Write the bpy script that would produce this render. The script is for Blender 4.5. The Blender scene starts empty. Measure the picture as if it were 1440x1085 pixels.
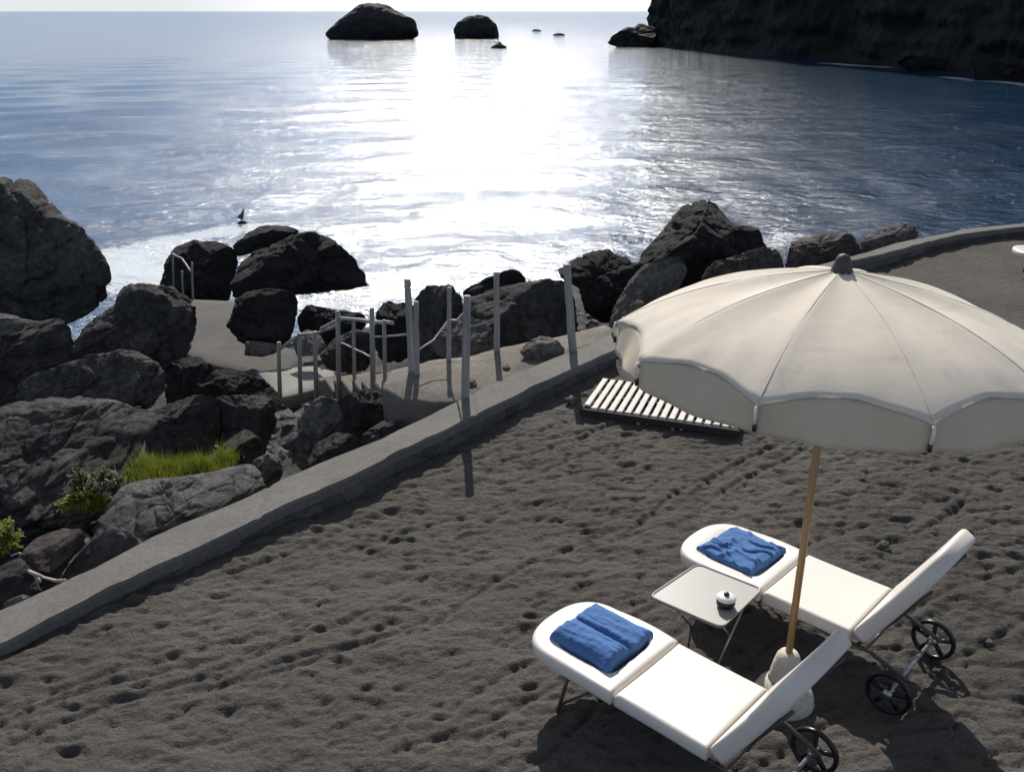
import bpy, bmesh, math, random
import numpy as np
from mathutils import Vector, Matrix, noise

S = bpy.context.scene
COL = S.collection
rad = math.radians
# ------------------------------------------------------------------ frame of reference
CAMZ, SAND, F = 6.8, 3.1, 1300.0
PITCH = math.atan(527.5/F)
CR = Vector((1, 0, 0)); CU = Vector((0, math.sin(PITCH), math.cos(PITCH))); CF = Vector((0, math.cos(PITCH), -math.sin(PITCH)))
EYE = Vector((0, 0, CAMZ))

def ray(px, py):
    return CF + CR*((px-720)/F) - CU*((py-542.5)/F)
def P(px, py, z):                       # survey point seen at a photo pixel, on the level z
    d = ray(px, py); return EYE + d*((z-CAMZ)/d.z)
def PD(px, py, D):                      # same, at ground distance D
    d = ray(px, py); return EYE + d*(D/d.y)

# ------------------------------------------------------------------ object helpers
def link(name, me, mat=None, parent=None, smooth=True):
    o = bpy.data.objects.new(name, me); COL.objects.link(o)
    if mat is not None: me.materials.append(mat)
    if smooth and len(me.polygons): me.polygons.foreach_set('use_smooth', [True]*len(me.polygons))
    if parent is not None: o.parent = parent
    return o
def obj(name, bm, mat=None, parent=None, smooth=True, sharp=0):
    bmesh.ops.recalc_face_normals(bm, faces=bm.faces[:])
    me = bpy.data.meshes.new(name); bm.to_mesh(me); bm.free()
    o = link(name, me, mat, parent, smooth)
    if sharp: me.set_sharp_from_angle(angle=rad(sharp))
    return o
def tag(o, label, cat, group=None):
    o['label'] = label; o['category'] = cat
    if group: o['group'] = group
    return o
def thing(name, label, cat, loc=(0, 0, 0), rz=0, group=None):
    o = bpy.data.objects.new(name, None); COL.objects.link(o); o.empty_display_size = .2
    o.location = loc; o.rotation_euler = (0, 0, rz)
    return tag(o, label, cat, group)
def struct(o, kind='structure'):
    o['kind'] = kind; return o
def copy_tree(o, parent=None):
    c = o.copy(); COL.objects.link(c)
    if parent is not None: c.parent = parent
    for ch in [x for x in bpy.data.objects if x.parent == o]:
        copy_tree(ch, c)
    return c
def recentre(o, at):
    o.data.transform(Matrix.Translation(-Vector(at))); o.location = at
    return o
def tube(bm, pts, r, seg=10, r1=None):
    pts = [Vector(p) for p in pts]; n = len(pts); rings = []
    for i, p in enumerate(pts):
        t = (pts[min(i+1, n-1)] - pts[max(i-1, 0)]).normalized()
        a = t.orthogonal().normalized() if i == 0 else (rings_a - t*rings_a.dot(t)).normalized()
        rings_a = a; b = t.cross(a)
        rr = r if r1 is None else r + (r1-r)*i/(n-1)
        rings.append([bm.verts.new(p + (a*math.cos(2*math.pi*k/seg) + b*math.sin(2*math.pi*k/seg))*rr) for k in range(seg)])
    for i in range(n-1):
        for k in range(seg):
            bm.faces.new((rings[i][k], rings[i][(k+1) % seg], rings[i+1][(k+1) % seg], rings[i+1][k]))
    bm.faces.new(rings[0][::-1]); bm.faces.new(rings[-1])
def loft(bm, rings, cap0=True, cap1=True, closed=True):
    vs = [[bm.verts.new(p) for p in r] for r in rings]; n = len(vs[0])
    for i in range(len(vs)-1):
        for k in range(n if closed else n-1):
            bm.faces.new((vs[i][k], vs[i][(k+1) % n], vs[i+1][(k+1) % n], vs[i+1][k]))
    for flag, r in ((cap0, vs[0]), (cap1, vs[-1])):
        if flag:
            c = Vector((0, 0, 0))
            for v in r: c += v.co
            cv = bm.verts.new(c/n)
            for k in range(n): bm.faces.new((r[k], r[(k+1) % n], cv))
    return vs
def lathe(bm, prof, seg=32, c=(0, 0, 0)):
    c = Vector(c)
    loft(bm, [[c + Vector((r*math.cos(2*math.pi*k/seg), r*math.sin(2*math.pi*k/seg), z)) for k in range(seg)] for r, z in prof])
def box(bm, c, u, v, w, bev=0):         # centre and three half-axis vectors
    c, u, v, w = map(Vector, (c, u, v, w)); vs = []
    for k in (-1, 1):
        for j in (-1, 1):
            for i in (-1, 1): vs.append(bm.verts.new(c + u*i + v*j + w*k))
    fs = [bm.faces.new([vs[i] for i in q]) for q in ((0,1,3,2), (4,6,7,5), (0,4,5,1), (2,3,7,6), (0,2,6,4), (1,5,7,3))]
    if bev:
        es = list({e for f in fs for e in f.edges})
        bmesh.ops.bevel(bm, geom=es, offset=bev, segments=2, affect='EDGES', clamp_overlap=True)

# ------------------------------------------------------------------ materials
def nt(name):
    m = bpy.data.materials.new(name); m.use_nodes = True
    t = m.node_tree; b = t.nodes['Principled BSDF']
    return m, t, b, (lambda k, **kw: node(t, k, **kw))
def node(t, kind, **kw):
    n = t.nodes.new('ShaderNode' + kind)
    for k, v in kw.items():
        if k in n.inputs: n.inputs[k].default_value = v
        else: setattr(n, k, v)
    return n
def ramp(t, src, stops):
    r = t.nodes.new('ShaderNodeValToRGB'); e = r.color_ramp.elements
    while len(e) < len(stops): e.new(.5)
    for k, (p, c) in enumerate(stops):
        e[k].position = p; e[k].color = (c[0], c[1], c[2], 1) if hasattr(c, '__len__') else (c, c, c, 1)
    t.links.new(src, r.inputs[0]); return r
def coords(t, sc=(1, 1, 1), kind='Object'):
    tc = t.nodes.new('ShaderNodeTexCoord'); mp = t.nodes.new('ShaderNodeMapping'); mp.inputs['Scale'].default_value = sc
    t.links.new(tc.outputs[kind], mp.inputs[0]); return mp.outputs[0]
def nz(t, co, scale, detail=6, rough=.6, dist=0.):
    n = node(t, 'TexNoise', Scale=scale, Detail=detail, Roughness=rough, Distortion=dist)
    t.links.new(co, n.inputs['Vector']); return n.outputs['Fac']
def bump(t, h, strength, dist, prev=None):
    b = node(t, 'Bump', Strength=strength, Distance=dist); t.links.new(h, b.inputs['Height'])
    if prev is not None: t.links.new(prev.outputs[0], b.inputs['Normal'])
    return b
def plain(name, col, rough=.5, metal=0., var=.12, scale=30., bmp=.0):
    m, t, b, N = nt(name); co = coords(t)
    f = nz(t, co, scale, 5)
    r = ramp(t, f, [(.3, [c*(1-var) for c in col]), (.7, [min(1, c*(1+var)) for c in col])])
    t.links.new(r.outputs[0], b.inputs['Base Color']); b.inputs['Roughness'].default_value = rough; b.inputs['Metallic'].default_value = metal
    if bmp: t.links.new(bump(t, f, bmp, .01).outputs[0], b.inputs['Normal'])
    return m
def rock_mat(name, dark, mid, light, lich=None, sc=1.0, bs=1.0):
    m, t, b, N = nt(name); co = coords(t)
    big = nz(t, co, 1.1*sc, 8, .65, .6)
    fine = nz(t, co, 9*sc, 10, .72, .3)
    r = ramp(t, big, [(.32, dark), (.5, mid), (.72, light)])
    r2 = ramp(t, fine, [(.35, .45), (.52, 1.0), (.68, 1.55)])
    mx = node(t, 'MixRGB', blend_type='MULTIPLY', Fac=1.0); t.links.new(r.outputs[0], mx.inputs[1]); t.links.new(r2.outputs[0], mx.inputs[2])
    out = mx.outputs[0]
    if lich:
        l = ramp(t, nz(t, co, 3.7*sc, 9, .75, 1.0), [(.58, 0.0), (.68, .7)])
        m2 = node(t, 'MixRGB'); t.links.new(l.outputs[0], m2.inputs[0]); t.links.new(out, m2.inputs[1]); m2.inputs[2].default_value = (*lich, 1); out = m2.outputs[0]
    t.links.new(out, b.inputs['Base Color']); b.inputs['Roughness'].default_value = .85
    b.inputs['Specular IOR Level'].default_value = .3
    # cracks and pitting
    v = node(t, 'TexVoronoi', feature='DISTANCE_TO_EDGE', Scale=1.7*sc); wn = node(t, 'TexNoise', Scale=2.5*sc, Detail=5)
    t.links.new(co, wn.inputs['Vector']); ad = node(t, 'VectorMath', operation='MULTIPLY_ADD'); ad.inputs[1].default_value = (.7, .7, .7)
    t.links.new(wn.outputs['Color'], ad.inputs[0]); t.links.new(co, ad.inputs[2]); t.links.new(ad.outputs[0], v.inputs['Vector'])
    cr = ramp(t, v.outputs['Distance'], [(0, 0.0), (.045, 1.0)])
    b1 = bump(t, cr.outputs[0], .45*bs, .05)
    b2 = bump(t, nz(t, coords(t, (1, 1, 2.4)), 4*sc, 12, .75, .5), 1.0*bs, .10, b1)
    b3 = bump(t, nz(t, co, 34*sc, 6, .8), .9*bs, .03, b2)
    t.links.new(b3.outputs[0], b.inputs['Normal'])
    return m
M = {}
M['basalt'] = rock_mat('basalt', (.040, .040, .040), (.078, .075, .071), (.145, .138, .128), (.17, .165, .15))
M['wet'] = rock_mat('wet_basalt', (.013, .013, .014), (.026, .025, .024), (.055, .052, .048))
M['rough'] = rock_mat('rough_basalt', (.065, .064, .061), (.135, .13, .122), (.23, .22, .205), (.30, .29, .27), 1.3, 1.7)
M['grey'] = rock_mat('grey_rock', (.11, .107, .10), (.20, .192, .18), (.32, .31, .29), (.25, .245, .23), 1.3)
M['pale'] = rock_mat('pale_rock', (.17, .15, .13), (.29, .26, .225), (.40, .37, .33), (.12, .11, .10), 1.6)
M['tan'] = rock_mat('tan_rock', (.16, .13, .08), (.27, .22, .14), (.36, .31, .22), None, 2)
M['lichen'] = rock_mat('lichen_rock', (.045, .05, .038), (.085, .09, .066), (.15, .15, .12), (.16, .17, .11), 1.8)
M['pink'] = rock_mat('pink_rock', (.07, .06, .055), (.15, .12, .105), (.24, .195, .175), (.10, .095, .09), 1.2)
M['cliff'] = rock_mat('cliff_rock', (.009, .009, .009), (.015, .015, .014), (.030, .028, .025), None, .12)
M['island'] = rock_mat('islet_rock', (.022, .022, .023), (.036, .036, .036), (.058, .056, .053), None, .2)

def sand_mat():
    m, t, b, N = nt('dark_sand'); co = coords(t)
    big = ramp(t, nz(t, co, .35, 5, .6, .8), [(.3, (.080, .073, .066)), (.7, (.136, .122, .108))])
    fine = ramp(t, nz(t, co, 70, 8, .85), [(.32, .5), (.68, 1.5)])
    mx = node(t, 'MixRGB', blend_type='MULTIPLY', Fac=1.0); t.links.new(big.outputs[0], mx.inputs[1]); t.links.new(fine.outputs[0], mx.inputs[2])
    sp = ramp(t, nz(t, co, 160, 2, .5), [(.70, 0.), (.78, .45)])
    m2 = node(t, 'MixRGB'); t.links.new(sp.outputs[0], m2.inputs[0]); t.links.new(mx.outputs[0], m2.inputs[1]); m2.inputs[2].default_value = (.24, .22, .2, 1)
    t.links.new(m2.outputs[0], b.inputs['Base Color']); b.inputs['Roughness'].default_value = .95; b.inputs['Specular IOR Level'].default_value = .15
    b1 = bump(t, nz(t, coords(t, (.85, 1.15, 1)), 14, 6, .62, .25), 1.0, .055)
    b2 = bump(t, nz(t, co, 45, 6, .8), .8, .016, b1)
    t.links.new(b2.outputs[0], b.inputs['Normal']); return m
M['sand'] = sand_mat()

def concrete(name, c0, c1, stain=.5, bs=1.0):
    m, t, b, N = nt(name); co = coords(t)
    r = ramp(t, nz(t, co, 1.3, 8, .65, .5), [(.3, c0), (.7, c1)])
    f = ramp(t, nz(t, co, 28, 8, .75), [(.3, .72), (.7, 1.22)])
    mx = node(t, 'MixRGB', blend_type='MULTIPLY', Fac=1.0); t.links.new(r.outputs[0], mx.inputs[1]); t.links.new(f.outputs[0], mx.inputs[2])
    s = ramp(t, nz(t, co, 3.3, 6, .7, 1.2), [(.25, stain), (.42, 1.0)])
    m2 = node(t, 'MixRGB', blend_type='MULTIPLY', Fac=1.0); t.links.new(mx.outputs[0], m2.inputs[1]); t.links.new(s.outputs[0], m2.inputs[2])
    t.links.new(m2.outputs[0], b.inputs['Base Color']); b.inputs['Roughness'].default_value = .9; b.inputs['Specular IOR Level'].default_value = .25
    b1 = bump(t, nz(t, co, 6, 8, .7), .5*bs, .03); b2 = bump(t, nz(t, co, 60, 5, .8), .5*bs, .008, b1)
    t.links.new(b2.outputs[0], b.inputs['Normal']); return m
M['coping'] = concrete('weathered_concrete', (.135, .127, .116), (.185, .175, .16), .78)
M['path'] = concrete('path_concrete', (.085, .08, .074), (.12, .113, .105), .8)
M['landing'] = concrete('landing_concrete', (.22, .21, .19), (.30, .285, .26), .8)
M['terrace'] = concrete('terrace_flagstone', (.13, .115, .10), (.25, .222, .19), .45, 2.2)
def rubble_wall():
    m, t, b, N = nt('rubble_masonry'); co = coords(t)
    v = node(t, 'TexVoronoi', Scale=4.5); t.links.new(co, v.inputs['Vector'])
    e = node(t, 'TexVoronoi', feature='DISTANCE_TO_EDGE', Scale=4.5); t.links.new(co, e.inputs['Vector'])
    r = ramp(t, v.outputs['Color'], [(0, (.06, .057, .053)), (1, (.17, .16, .15))])
    g = ramp(t, e.outputs['Distance'], [(0, .78), (.05, 1.0)])
    mx = node(t, 'MixRGB', blend_type='MULTIPLY', Fac=1.0); t.links.new(r.outputs[0], mx.inputs[1]); t.links.new(g.outputs[0], mx.inputs[2])
    t.links.new(mx.outputs[0], b.inputs['Base Color']); b.inputs['Roughness'].default_value = .9
    b1 = bump(t, g.outputs[0], .8, .05); b2 = bump(t, nz(t, co, 22, 8, .7), .6, .02, b1); t.links.new(b2.outputs[0], b.inputs['Normal']); return m
M['masonry'] = rubble_wall()

def wood(name, c0, c1, sc=(30, 30, 1.6), rough=.7):
    m, t, b, N = nt(name); co = coords(t, sc)
    f = nz(t, co, 1.0, 8, .65, .4)
    r = ramp(t, f, [(.3, c0), (.7, c1)]); t.links.new(r.outputs[0], b.inputs['Base Color'])
    b.inputs['Roughness'].default_value = rough; t.links.new(bump(t, f, .35, .006).outputs[0], b.inputs['Normal']); return m
M['post'] = wood('silvered_wood', (.20, .195, .185), (.38, .37, .35))
M['pole'] = wood('varnished_pole', (.33, .19, .075), (.47, .29, .13), (60, 60, 3), .45)
M['drift'] = wood('driftwood', (.30, .26, .21), (.48, .43, .36), (8, 8, 8))
M['slat'] = wood('bleached_slat', (.56, .51, .46), (.72, .68, .62), (18, 18, 18))
M['darkwood'] = plain('dark_bearer', (.035, .028, .022), .8)
M['plastic'] = plain('cream_plastic', (.77, .715, .645), .38, 0, .025, 3.0)
M['table'] = plain('grey_table_plastic', (.37, .352, .325), .42, 0, .03, 4.0)
M['frame'] = plain('bronze_frame', (.10, .085, .07), .4, .3)
M['steel'] = plain('dull_steel', (.45, .45, .45), .35, .9)
M['black'] = plain('black_plastic', (.012, .012, .013), .3)
M['chrome'] = plain('chrome', (.75, .75, .75), .12, 1.0, .02)
M['white'] = plain('white_enamel', (.82, .82, .80), .25, 0, .02)
M['base'] = concrete('white_cast_base', (.56, .51, .43), (.70, .65, .56), .85, .5)
M['finial'] = plain('finial', (.05, .042, .042), .6)
M['bird'] = plain('dark_feathers', (.012, .014, .014), .7)
M['rail'] = wood('grey_rail', (.25, .24, .225), (.42, .41, .385), (14, 14, 14))

def cloth(name, col, trans=0.0, weave=700., wr=.25, wsc=6., stain=0.):
    m, t, b, N = nt(name); co = coords(t)
    f = nz(t, co, wsc, 6, .6)
    r = ramp(t, f, [(.25, [c*.9 for c in col]), (.75, [min(1, c*1.06) for c in col])])
    if stain:
        sn = ramp(t, nz(t, co, 2.6, 8, .7, 1.4), [(.30, 1-stain), (.46, 1.0)]); sm = node(t, 'MixRGB', blend_type='MULTIPLY', Fac=1.0)
        t.links.new(r.outputs[0], sm.inputs[1]); t.links.new(sn.outputs[0], sm.inputs[2]); r = sm
    t.links.new(r.outputs[0], b.inputs['Base Color']); b.inputs['Roughness'].default_value = .9; b.inputs['Specular IOR Level'].default_value = .1
    if 'Sheen Weight' in b.inputs: b.inputs['Sheen Weight'].default_value = .1
    b1 = bump(t, f, wr, .03); b2 = bump(t, nz(t, co, weave, 1), .15, .002, b1)
    t.links.new(b2.outputs[0], b.inputs['Normal'])
    if trans:
        tr = node(t, 'BsdfTranslucent'); t.links.new(r.outputs[0], tr.inputs['Color']); mx = node(t, 'MixShader', Fac=trans)
        t.links.new(b.outputs[0], mx.inputs[1]); t.links.new(tr.outputs[0], mx.inputs[2])
        t.links.new(mx.outputs[0], t.nodes['Material Output'].inputs['Surface'])
    return m
M['canvas'] = cloth('ivory_canvas', (.70, .63, .53), .03, wr=.16, wsc=3., stain=.16)
M['valance'] = cloth('shade_toned_valance', (.60, .515, .385), .03, wr=.10, wsc=3., stain=.10)  # ivory canvas toned darker and warmer: valance shade painted into its colour
M['towel'] = cloth('blue_towelling', (.078, .175, .40), 0, 400., .35, 20.)
def leaf_mat(name, c0, c1):
    m, t, b, N = nt(name); co = coords(t)
    r = ramp(t, nz(t, co, 9, 3), [(.3, c0), (.7, c1)]); t.links.new(r.outputs[0], b.inputs['Base Color']); b.inputs['Roughness'].default_value = .6
    tr = node(t, 'BsdfTranslucent'); t.links.new(r.outputs[0], tr.inputs['Color']); mx = node(t, 'MixShader', Fac=.45)
    t.links.new(b.outputs[0], mx.inputs[1]); t.links.new(tr.outputs[0], mx.inputs[2]); t.links.new(mx.outputs[0], t.nodes['Material Output'].inputs['Surface']); return m
M['grass'] = leaf_mat('grass_blades', (.12, .15, .012), (.23, .25, .04))
M['herb'] = leaf_mat('herb_leaves', (.11, .15, .008), (.25, .28, .02))
M['dryherb'] = leaf_mat('dry_leaves', (.06, .065, .02), (.13, .125, .045))

def sea_mat():
    m, t, b, N = nt('sea_water'); co = coords(t, kind='Object')
    st = coords(t, (.65, 1.0, 1.0))
    w1 = nz(t, st, .55, 4, .55, .5); w2 = nz(t, coords(t, (.7, 1, 1)), 2.4, 4, .6, .4); w3 = nz(t, coords(t, (.8, 1, 1)), 7.0, 3, .6)
    w0 = nz(t, coords(t, (.5, 1, 1)), .13, 3, .5, .6); b0 = bump(t, w0, 1.0, .35)
    b1 = bump(t, w1, 1.0, .18, b0); b2 = bump(t, w2, 1.0, .098, b1); b3 = bump(t, w3, 1.0, .026, b2)
    # deep water with greener patches
    d = ramp(t, nz(t, co, .03, 4, .5), [(.3, (.004, .035, .085)), (.7, (.006, .05, .11))])
    # churned foam where the attribute says the swell breaks, plus one painted glitter patch
    at = node(t, 'Attribute', attribute_name='foam')
    fn = nz(t, coords(t, (.8, 1.2, 1)), 2.1, 10, .72, 2.2); fm = node(t, 'Math', operation='MULTIPLY_ADD'); t.links.new(at.outputs['Fac'], fm.inputs[0]); fm.inputs[1].default_value = .62
    t.links.new(fn, fm.inputs[2]); fr = ramp(t, fm.outputs[0], [(.86, 0.), (.97, 1.)])
    gt = node(t, 'Math', operation='GREATER_THAN'); t.links.new(at.outputs['Fac'], gt.inputs[0]); gt.inputs[1].default_value = .02
    fk = node(t, 'Math', operation='MULTIPLY'); t.links.new(fr.outputs[0], fk.inputs[0]); t.links.new(gt.outputs[0], fk.inputs[1])
    mc = node(t, 'MixRGB'); t.links.new(fk.outputs[0], mc.inputs[0]); t.links.new(d.outputs[0], mc.inputs[1]); mc.inputs[2].default_value = (.72, .76, .78, 1)
    t.links.new(mc.outputs[0], b.inputs['Base Color'])
    rr = node(t, 'MapRange'); t.links.new(fk.outputs[0], rr.inputs[0]); rr.inputs[3].default_value = SEA_ROUGH; rr.inputs[4].default_value = .8
    t.links.new(rr.outputs[0], b.inputs['Roughness']); b.inputs['IOR'].default_value = 1.34; b.inputs['Coat Weight'].default_value = 1.0; b.inputs['Coat Roughness'].default_value = .08; b.inputs['Coat IOR'].default_value = 1.34; t.links.new(b3.outputs[0], b.inputs['Coat Normal'])
    bf = bump(t, fm.outputs[0], .5, .08, b3); t.links.new(bf.outputs[0], b.inputs['Normal'])
    return m
SEA_ROUGH = .15
M['sea'] = sea_mat()

# ------------------------------------------------------------------ world, sun, camera
SUN_EL, SUN_AZ, SKY_STR = rad(37.5), rad(-2.6), .11
w = bpy.data.worlds.new('World'); S.world = w; w.use_nodes = True
sk = w.node_tree.nodes.new('ShaderNodeTexSky'); sk.sky_type = 'NISHITA'; sk.sun_disc = False
sk.sun_elevation = SUN_EL; sk.sun_rotation = SUN_AZ; sk.air_density = 1.0; sk.dust_density = .6; sk.ozone_density = 1.0
bg = w.node_tree.nodes['Background']; bg.inputs[1].default_value = SKY_STR
# pale sea haze low on the horizon, brighter below the sun
T = w.node_tree; tc = T.nodes.new('ShaderNodeTexCoord'); sx = T.nodes.new('ShaderNodeSeparateXYZ'); T.links.new(tc.outputs['Generated'], sx.inputs[0])
hz = ramp(T, sx.outputs['Z'], [(0.0, (.80, .83, .86)), (.012, (.80, .83, .86)), (.05, (.27, .41, .62)), (.14, (.15, .28, .53)), (.40, (.12, .24, .50))])
hk = node(T, 'MixRGB', blend_type='MULTIPLY', Fac=1.0); T.links.new(hz.outputs[0], hk.inputs[1]); hk.inputs[2].default_value = (1/SKY_STR, 1/SKY_STR, 1/SKY_STR, 1)
ax = node(T, 'MapRange', interpolation_type='SMOOTHSTEP'); T.links.new(sx.outputs['Y'], ax.inputs[0]); ax.inputs[1].default_value = .94; ax.inputs[2].default_value = 1.0
az = node(T, 'MapRange', interpolation_type='SMOOTHSTEP'); T.links.new(sx.outputs['Z'], az.inputs[0]); az.inputs[1].default_value = .0; az.inputs[2].default_value = .06; az.inputs[3].default_value = 1; az.inputs[4].default_value = 0
gl = node(T, 'Math', operation='MULTIPLY'); T.links.new(ax.outputs[0], gl.inputs[0]); T.links.new(az.outputs[0], gl.inputs[1])
hc = node(T, 'MixRGB'); T.links.new(gl.outputs[0], hc.inputs[0]); T.links.new(hk.outputs[0], hc.inputs[1]); hc.inputs[2].default_value = (1.15/SKY_STR, 1.15/SKY_STR, 1.15/SKY_STR, 1)
h = node(T, 'MapRange', interpolation_type='SMOOTHSTEP'); T.links.new(sx.outputs['Z'], h.inputs[0]); h.inputs[1].default_value = .12; h.inputs[2].default_value = .45; h.inputs[3].default_value = 1; h.inputs[4].default_value = 0
hm = node(T, 'MixRGB'); T.links.new(h.outputs[0], hm.inputs[0]); hs_ = node(T, 'HueSaturation', Saturation=.50, Value=1.0); T.links.new(sk.outputs[0], hs_.inputs['Color']); T.links.new(hs_.outputs[0], hm.inputs[1]); T.links.new(hc.outputs[0], hm.inputs[2])
T.links.new(hm.outputs[0], bg.inputs[0])
sl = bpy.data.lights.new('sun', 'SUN'); sl.energy = 5.0; sl.angle = rad(.53); sl.color = (1, .955, .89)
so = bpy.data.objects.new('sun', sl); COL.objects.link(so)
sd = Vector((math.sin(SUN_AZ)*math.cos(SUN_EL), math.cos(SUN_AZ)*math.cos(SUN_EL), math.sin(SUN_EL)))
so.rotation_euler = sd.to_track_quat('Z', 'Y').to_euler(); so.location = sd*60
cam = bpy.data.cameras.new('camera'); cam.sensor_width = 36; cam.lens = F/1440*36; cam.clip_end = 20000; cam.clip_start = .1
co_ = bpy.data.objects.new('camera', cam); COL.objects.link(co_); co_.location = EYE
co_.rotation_euler = (math.pi/2 - PITCH, 0, 0); S.camera = co_
S.view_settings.view_transform = 'Standard'; S.view_settings.look = 'None'; S.view_settings.gamma = 1; S.view_settings.exposure = 0
S.cycles.use_denoising = True; S.cycles.max_bounces = 6; S.cycles.sample_clamp_indirect = 4

# ------------------------------------------------------------------ plan of the sea wall
WT = 3.28                                # level of its top
def resample(pts, step):
    out = [pts[0]]
    for a, b in zip(pts, pts[1:]):
        n = max(1, int((b-a).length/step))
        for k in range(1, n+1): out.append(a.lerp(b, k/n))
    return out
def wtop(px):
    return 3.21 + .075*min(1, max(0, px/560))
oa = [(0,855),(40,840),(92,815),(138,795),(240,740),(350,698),(410,668),(480,637),(527,620),(600,585),(647,562),(680,543),(743,517),(798,495),(840,480),(858,467)]
ia = [(0,907),(55,879),(120,845),(187,813),(240,788),(367,728),(422,702),(467,683),(507,663),(560,637),(617,610),(660,588),(705,567),(748,545),(802,520),(835,505),(868,492)]
ob = [(905,436),(960,420),(1050,398),(1161,370),(1202,359),(1265,340),(1317,330),(1369,320),(1440,313)]
ib = [(925,444),(975,428),(1065,402),(1182,372),(1244,357),(1307,340),(1348,330),(1440,318)]
def line(pts): return [P(x, y, wtop(x)) for x, y in pts]
def arc_resample(pts, n):
    L = [0]
    for a, b in zip(pts, pts[1:]): L.append(L[-1] + (b-a).length)
    out = []
    for k in range(n):
        t = L[-1]*k/(n-1); i = max(j for j in range(len(L)) if L[j] <= t + 1e-9); i = min(i, len(pts)-2)
        out.append(pts[i].lerp(pts[i+1], (t-L[i])/max(1e-9, L[i+1]-L[i])))
    return out
OA, IA, OB, IB = line(oa), line(ia), line(ob), line(ib)
dA = (OA[4]-OA[0]); dA.z = 0; dA.normalize()
OA = [OA[0]-dA*7] + OA; IA = [IA[0]-dA*7] + IA
dB = Vector((1, .10, 0)).normalized()
OB = OB + [OB[-1]+dB*9, OB[-1]+Vector((24, -2, 0))]; IB = IB + [IB[-1]+dB*9, IB[-1]+Vector((24, -2.3, 0))]
def build_wall(O, I, label, seed):
    n = int(sum((b-a).length for a, b in zip(O, O[1:]))/.04)
    O = arc_resample(O, n); I = arc_resample(I, n)
    def smooth(L):
        for _ in range(12): L = [L[0]] + [(L[k-1]+L[k]*2+L[k+1])/4 for k in range(1, len(L)-1)] + [L[-1]]
        return L
    O, I = smooth(O), smooth(I)
    root = thing('low_wall', label, 'wall', (O[n//2].x, O[n//2].y, SAND))
    inv = -root.location
    rng = random.Random(seed)
    def wob(p, k): return noise.fractal(Vector((p.x*2.2+seed, p.y*2.2, k*1.7)), 1, 2, 4)*.022 + noise.noise(Vector((p.x*11, p.y*11, k)))*.006
    secs, face = [], []
    for k in range(n):
        o, i = O[k], I[k]; u = (i-o); u.z = 0; u.normalize(); Z = Vector((0, 0, 1))
        z0 = .015*noise.noise(Vector((o.x*.9, o.y*.9, seed))) - (.014 if k % 62 == 40 else 0)
        o2 = o + u*wob(o, 1); i2 = i + u*wob(i, 2)
        nick = max(0, noise.noise(Vector((i.x*3.1, i.y*3.1, 5.5))) - .28)*.10
        secs.append([o2 - Z*.09 + inv, o2 - Z*.018 + Z*z0 + inv, o2 + u*.018 + Z*z0 + inv]
                    + [o2.lerp(i2, f) + Z*(z0 + .006*noise.noise(Vector((o.x*5, o.y*5, f*6)))) + inv for f in (.25, .5, .75)]
                    + [i2 - u*(.022+nick) + Z*z0 + inv, i2 - u*nick - Z*(.022) + Z*z0 + inv, i2 - u*nick - Z*.09 + inv])
        of = o + u*(.03 + wob(o, 3)); jf = i - u*(.035 + wob(i, 4)*1.2 + nick*.3)
        face.append([of - Z*1.5 + inv, of - Z*.087 + inv, jf - Z*.087 + inv]
                    + [jf - Z*h + u*(.018*noise.noise(Vector((i.x*6, i.y*6, h*9)))) + inv for h in (.13, .18, .24)] + [jf - Z*.6 + inv])
    bm = bmesh.new(); loft(bm, secs); obj('coping', bm, M['coping'], root, True, 30)
    bm = bmesh.new(); loft(bm, face); obj('masonry_face', bm, M['masonry'], root, True, 40)
    return O, I
OA, IA = build_wall(OA, IA, 'low concrete topped wall running diagonally between dark sand and boulders', 3)
OB, IB = build_wall(OB, IB, 'far curved stretch of low wall behind the parasol beside the sea', 9)

# ------------------------------------------------------------------ sand
CEN = [(o+i)/2 for o, i in zip(OA, IA)] + [P(885, 462, SAND), P(895, 450, SAND)] + [(o+i)/2 for o, i in zip(OB, IB)]
POLY = np.array([(p.x, p.y) for p in CEN] + [(40, 8), (40, -14), (-14, -14), (CEN[0].x-4, CEN[0].y-4)])
def inside(x, y):
    r = np.zeros(x.shape, bool); n = len(POLY); j = n-1
    for i in range(n):
        xi, yi = POLY[i]; xj, yj = POLY[j]
        c = ((yi > y) != (yj > y)) & (x < (xj-xi)*(y-yi)/((yj-yi) + 1e-12) + xi)
        r ^= c; j = i
    return r
LINE = np.array([(p.x, p.y) for p in CEN[::3]])
def dist_line(x, y):
    d = np.full(x.shape, 1e9)
    for (ax, ay), (bx, by) in zip(LINE, LINE[1:]):
        vx, vy = bx-ax, by-ay; L = vx*vx+vy*vy + 1e-12
        t = np.clip(((x-ax)*vx + (y-ay)*vy)/L, 0, 1)
        d = np.minimum(d, np.hypot(x-ax-t*vx, y-ay-t*vy))
    return d
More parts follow.
